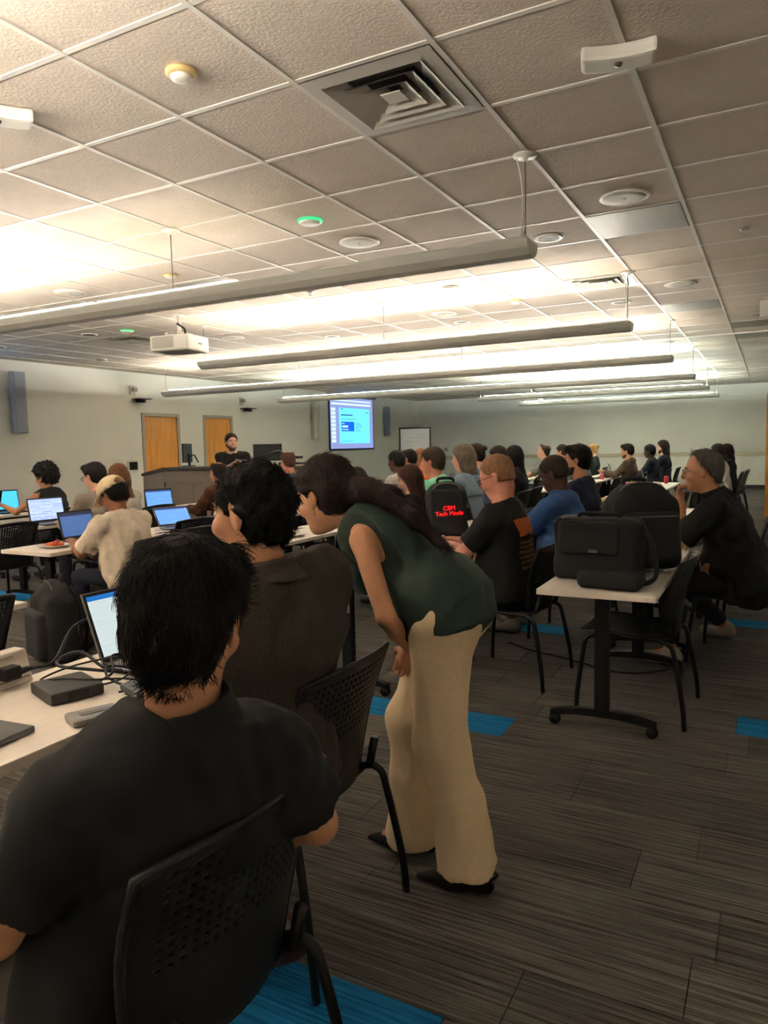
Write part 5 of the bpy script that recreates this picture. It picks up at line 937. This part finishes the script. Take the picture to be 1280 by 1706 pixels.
t = thing('computer_mouse', 'translucent grey wedge-shaped gadget at the table edge by his shoulder', 'gadget', (.17, -1.92, TZ), math.radians(-24)); part('shell', MB().box(-.045, .045, -.05, .08, .002, .02), mat('gadget_grey', (140, 138, 136), .35), t, False, .009); part('screen', MB().box(-.012, .012, -.02, .06, .02, .0215), mat('gadget_dark', (96, 92, 90), .3), t)
# plates of food
def plate(x, y, label, food, z=TZ, r=.125, mt=None):
    t = thing('paper_plate', label, 'plate', (x, y, z), 0, 'paper plates'); part('dish', MB().lathe([(.001, .003), (r*.62, .003), (r*.72, .008), (r, .02), (r, .023), (r*.7, .012), (r*.6, .006), (.001, .006)], 28), mt or mat('plate_white', (216, 212, 208), .5), t, True)
    for k, (c, n) in enumerate(food):
        F = Field((-.09, -.09, -.0), (.09, .09, .09), .006); rnd = random.Random(k+int(x*100))
        for q in range(n): F.ell((rnd.uniform(-.05, .05), rnd.uniform(-.05, .05), rnd.uniform(.015, .045)), np.eye(3), (rnd.uniform(.015, .03), rnd.uniform(.012, .022), rnd.uniform(.01, .018)), .008)
        part_ = link('food', F.mesh('food'), mat('food_%02x%02x%02x' % c, c, .5, var=.3, scale=60), t)
plate(-2.98, .44, 'paper plate of orange and red food before the cap man', [((214, 120, 50), 8), ((196, 62, 40), 6)]); plate(-4.6, 1.33, 'paper plate of orange food before the checked shirt man', [((206, 110, 60), 6)])
BP = stripes('plate_blue_pattern', (206, 210, 220), (96, 116, 160), 70, (1, 0, 0)); plate(-.30, 1.32, 'blue-patterned paper plate under the black t-shirt man\'s hand', [((196, 140, 110), 4)], r=.14, mt=BP); plate(-.28, .80, 'plain white plate nearer the bending woman', [((186, 170, 140), 3)], r=.13)
plate(-1.62, 1.55, 'white plate behind the blazer man', [((190, 150, 110), 3)]); plate(-.4, 5.0, 'plate among the clutter in the second block', [((200, 170, 110), 4)], z=.0 if False else TZ) if False else None
# cans, bottles, cups
def can(x, y, label, c, h=.12, r=.032, top=(190, 190, 190)):
    t = thing('drink_can', label, 'can', (x, y, TZ), 0, 'drink cans'); part('body', MB().lathe([(r*.8, .001), (r, .01), (r, h-.015), (r*.82, h-.003)], 20), mat('can_%02x%02x%02x' % c, c, .3, metal=.3), t, True); part('lid', MB().lathe([(r*.82, h-.004), (r*.84, h), (r*.78, h-.002), (.001, h-.003)], 20), mat('can_lid_%02x%02x%02x' % top, top, .3, metal=.7), t, True); part('tab', MB().box(-.01, .01, -.006, .006, h-.002, h+.001), SILV, t)
can(-.58, 1.62, 'dark drink can with a yellow top beside the red-lettered backpack', (52, 56, 62), top=(190, 170, 90)); can(.28, 9.1, 'red drink can on the far table', (206, 52, 62)); can(-.02, 7.3, 'pink drink can before the topknot woman', (220, 70, 110)); can(-.95, 10.3, 'pink can held near the brown hoodie', (214, 90, 120)); can(-1.3, 8.6, 'pale pink can on the distant table', (214, 150, 140))
can(-.2, .95, 'small crimson bottle low by the black t-shirt man', (150, 30, 50), .1, .02)
# crumpled bags and papers
def crumple(x, y, label, c, sx, sy, sz, seed, cat='paper bag', nm='crumpled_bag', z=TZ):
    F = Field((-sx-.05, -sy-.05, -.02), (sx+.05, sy+.05, sz*2+.05), .011); F.ell((0, 0, sz*.7), np.eye(3), (sx, sy, sz), .02); F.noise(.014, 46, seed); F.noise(.007, 95, seed+2); F.clip((0, 0, -1), (0, 0, .002)); t = link(nm, F.mesh(nm), mat('crumple_%02x%02x%02x' % c, c, .6), None, (x, y, z)); tag(t, label, cat)
crumple(.2, 5.15, 'crumpled pale yellow bag at the near end of the second block', (206, 188, 130), .24, .12, .035, 1); crumple(.33, 5.7, 'taller crumpled yellow bag behind the backpack top', (210, 190, 132), .14, .16, .07, 3); crumple(-.02, 5.0, 'small crumpled white napkin beside the yellow bag', (216, 210, 190), .06, .07, .05, 5, 'napkin', 'napkin')
crumple(.25, 8.2, 'crumpled white napkins on the far table by the red can', (214, 208, 198), .07, .09, .04, 6, 'napkin', 'napkin'); crumple(.0, 7.7, 'brown paper bag on the far table', (176, 140, 110), .09, .08, .06, 7); crumple(-1.15, 8.5, 'pale crumpled wrapper on the distant table', (204, 196, 180), .1, .12, .04, 8, 'wrapper', 'wrapper'); crumple(-2.6, 8.3, 'crumpled white wrapper in the distant row', (204, 200, 192), .1, .12, .04, 9, 'wrapper', 'wrapper'); crumple(-3.0, 2.75, 'crumpled pale paper right of the tablet', (206, 196, 170), .12, .1, .03, 11, 'wrapper', 'wrapper')
crumple(-4.5, 2.95, 'small yellow snack behind the perforated chair', (206, 190, 96), .04, .04, .03, 12, 'snack', 'snack')
for x, y, rz, lb in ((-.42, 2.35, .3, 'white paper sheet before the black t-shirt man'), (1.03, 1.98, .1, 'folded leaflet by the grey-haired man\'s elbow'), (.2, 6.3, .2, 'white papers on the second-block table'), (.15, 7.2, -.2, 'papers near the brown paper bag'), (-1.15, 7.6, .1, 'papers on the distant table, nearest'), (-2.6, 10.4, .3, 'papers in front of the back wall people'), (-4.7, 3.55, .1, 'white paper beside the blue-screened laptop'), (-3.0, 2.35, -.2, 'white paper near the tablet')):
    t = link('paper_sheet', MB().box(-.11, .11, -.15, .15, .0005, .003).mesh('paper_sheet'), mat('paper_white', (222, 216, 206), .7), None, (x, y, TZ), rz); tag(t, lb, 'paper', 'loose papers')
# ---------------- bags
BAGM = mat('bag_black', (20, 21, 23), .8, var=.15, scale=30, bump=.2, bscale=200); BAGD = mat('bag_dark_grey', (40, 40, 42), .8, var=.15, scale=30, bump=.2, bscale=200); ZIP = mat('zip_grey', (92, 92, 92), .4); EYE3 = np.eye(3)
def backpack(x, y, z, rz, label, m, w=.32, d=.2, h=.46, tilt=0, lettering=False):
    """front panel faces local -y"""
    t = thing('backpack', label, 'backpack', (x, y, z), rz, 'backpacks'); t.rotation_euler = (tilt, 0, rz); F = Field((-.3, -.3, -.02), (.3, .3, h+.1), .009)
    F.box((0, 0, h*.42), EYE3, (w/2, d/2, h*.42), .05, .02); F.ell((0, .0, h*.78), EYE3, (w/2, d/2, h*.23), .03); F.clip((0, 0, -1), (0, 0, .002)); F.noise(.003, 28, 1)
    b = link('main_bag', F.mesh('main_bag'), m, t); F = Field((-.3, -.3, -.02), (.3, .3, h+.1), .009); F.box((0, -d/2+.0, h*.36), EYE3, (w*.43, .05, h*.3), .04, .02)
    if lettering: F = Field((-.3, -.3, -.02), (.3, .3, h+.1), .009); F.box((0, -d/2+.02, h*.46), EYE3, (w*.45, .035, h*.42), .03, .02)
    F.clip((0, 0, -1), (0, 0, .004)); fp = link('front_panel' if lettering else 'front_pocket', F.mesh('front_pocket'), m, t)
    part('zip', MB().tube(smooth_path([(-w*.44, -d*.2, h*.2), (-w*.46, -d*.2, h*.7), (-w*.25, -d*.2, h*.97), (w*.25, -d*.2, h*.97), (w*.46, -d*.2, h*.7), (w*.44, -d*.2, h*.2)]), .004, 6), ZIP, b, True)
    part('top_handle', MB().tube(smooth_path([(-.06, d*.2, h*.95), (-.05, d*.22, h*1.05), (.05, d*.22, h*1.05), (.06, d*.2, h*.95)]), .011, 8), m, t, True)
    for s in (-1, 1): part('shoulder_strap', MB().tube(smooth_path([(s*.06, d*.42, h*.92), (s*.09, d*.62, h*.75), (s*.1, d*.66, h*.4), (s*.13, d*.45, h*.1)]), .016, 8), m, t, True)
    if not lettering: part('pocket_zip', MB().tube([(-w*.34, -d/2-.045, h*.6), (w*.34, -d/2-.045, h*.6)], .004, 6), ZIP, fp, True)
    return t, b, fp
t, b, fp = backpack(-.42, 1.88, TZ, math.radians(28), 'black backpack with glowing red lettering standing on a table', BAGD, .30, .18, .42, 0, True)
RED = emis('led_red', (255, 20, 24), 1.6)
for txt, zz, sz in (('CBM', .215, .045), ('Tech Mode', .175, .045)):
    c = bpy.data.curves.new('lettering', 'FONT'); c.body = txt; c.size = sz; c.extrude = .001; c.align_x = 'CENTER'; to = bpy.data.objects.new('tmp', c); COL.objects.link(to); dg = bpy.context.evaluated_depsgraph_get(); me = bpy.data.meshes.new_from_object(to.evaluated_get(dg)); bpy.data.objects.remove(to)
    me.transform(Matrix.Translation((.015, -.1085, zz)) @ Matrix.Rotation(math.radians(-3), 4, 'Y') @ Matrix.Rotation(math.pi/2, 4, 'X')); me.materials.clear(); o = link('lettering', me, RED, fp); o['label'] = 'glowing red letters'
part('zip_edge', MB().tube(smooth_path([(-.13, -.06, .33), (-.06, -.06, .405), (.06, -.06, .405), (.12, -.06, .35)]), .004, 6), mat('zip_bright', (170, 168, 164), .4), b, True)
backpack(-2.62, .12, 0, math.radians(-20), 'dark grey backpack standing on the floor below the cap man\'s table', BAGD, .36, .22, .56)
backpack(1.14, .88, TZ+.012, math.radians(34), 'tall black backpack slumped behind the laptop bag', BAGM, .36, .24, .46, math.radians(-6))
# laptop bag on the near table
t = thing('laptop_bag', 'black laptop bag with a wide front flap on the near table', 'laptop bag', (.98, .55, TZ), math.radians(-4)); F = Field((-.3, -.2, -.02), (.34, .2, .4), .009); F.box((0, 0, .16), EYE3, (.215, .085, .158), .035, .02); F.noise(.004, 22, 2); F.clip((0, 0, -1), (0, 0, .002)); b = link('main_bag', F.mesh('main_bag'), BAGM, t)
F = Field((-.3, -.25, -.02), (.34, .2, .4), .009); F.box((-.03, -.075, .22), EYE3, (.15, .03, .085), .02, .01); F.noise(.003, 30, 4); link('front_flap', F.mesh('front_flap'), BAGM, t)
part('handle', MB().tube(smooth_path([(-.1, 0, .31), (-.08, 0, .335), (.08, 0, .335), (.1, 0, .31)]), .01, 8), BAGM, t, True); part('buckle', MB().box(-.02, .02, -.112, -.104, .15, .165), ZIP, b); part('strap', MB().tube(smooth_path([(.215, 0, .28), (.27, -.05, .2), (.3, -.1, .06), (.24, -.16, .02), (.1, -.17, .012)]), .012, 8), BAGM, t, True)
F = Field((-.25, -.16, -.02), (.25, .16, .14), .009); F.box((0, 0, .045), EYE3, (.15, .075, .043), .03, .02); F.clip((0, 0, -1), (0, 0, .002)); t = link('pouch', F.mesh('pouch'), BAGM, None, (1.08, .345, TZ), math.radians(-6)); tag(t, 'low black pouch lying in front of the laptop bag', 'pouch')
chair(1.11, .82, math.radians(178), 'black chair pushed under the table with the laptop bag')
# bag slung on the right man's chair
t = thing('shoulder_bag', 'dark bag hanging on the chair of the grey-haired man', 'bag', (1.58, 1.68, .5), 0); F = Field((-.25, -.2, -.2), (.25, .2, .3), .011); F.box((0, 0, .06), EYE3, (.07, .1, .14), .04, .03); F.noise(.006, 24, 3); link('pouch', F.mesh('pouch'), BAGD, t); part('strap', MB().tube(smooth_path([(.0, .08, .16), (.02, .12, .3), (.03, .2, .34)]), .014, 8), BAGD, t, True); part('logo', MB().box(-.103, -.1, -.03, .0, .0, .03), WP, t)
# empty chairs in view
for x, y, a, lb in ((-1.42, -1.42, 180, 'empty perforated-back chair at the left edge behind the outlet box'), (-2.42, 1.08, 178, 'empty perforated-back chair right behind the cap man'), (-2.95, 1.68, 176, 'empty perforated-back chair beyond the cap man, nearer'), (-4.45, 2.72, 180, 'empty perforated-back chair before the blue-screened laptop'), (-4.3, .86, 180, 'empty perforated-back chair at the left edge before the cap man\'s table'), (1.5, 3.6, 180, 'empty black chair in the right column beyond the grey-haired man, nearer'), (.62, 5.9, 180, 'empty black chair by the second-block table, nearer'), (.6, 7.6, 180, 'empty black chair by the table with the red can'), (-.7, 7.4, 180, 'empty black chair in the middle of the second block'), (-.7, 8.9, 180, 'empty black chair two seats before the brown hoodie'), (.75, 12.6, 180, 'empty black chair beside the far right women'), (-2.1, 8.2, 180, 'empty black chair in the distant row, nearer'), (-2.1, 9.4, 180, 'empty black chair in the distant row, further')):
    chair(x, y, math.radians(a), lb)
# cable on the carpet
t = link('floor_cable', MB().tube(smooth_path([(.1, 1.75, .008), (.3, 1.62, .008), (.6, 1.5, .01), (.95, 1.35, .008), (1.2, 1.55, .008), (1.0, 1.8, .008)]), .006, 6).mesh('floor_cable', True), CB_, None); tag(t, 'thin black cable lying on the carpet by the near table', 'cable')
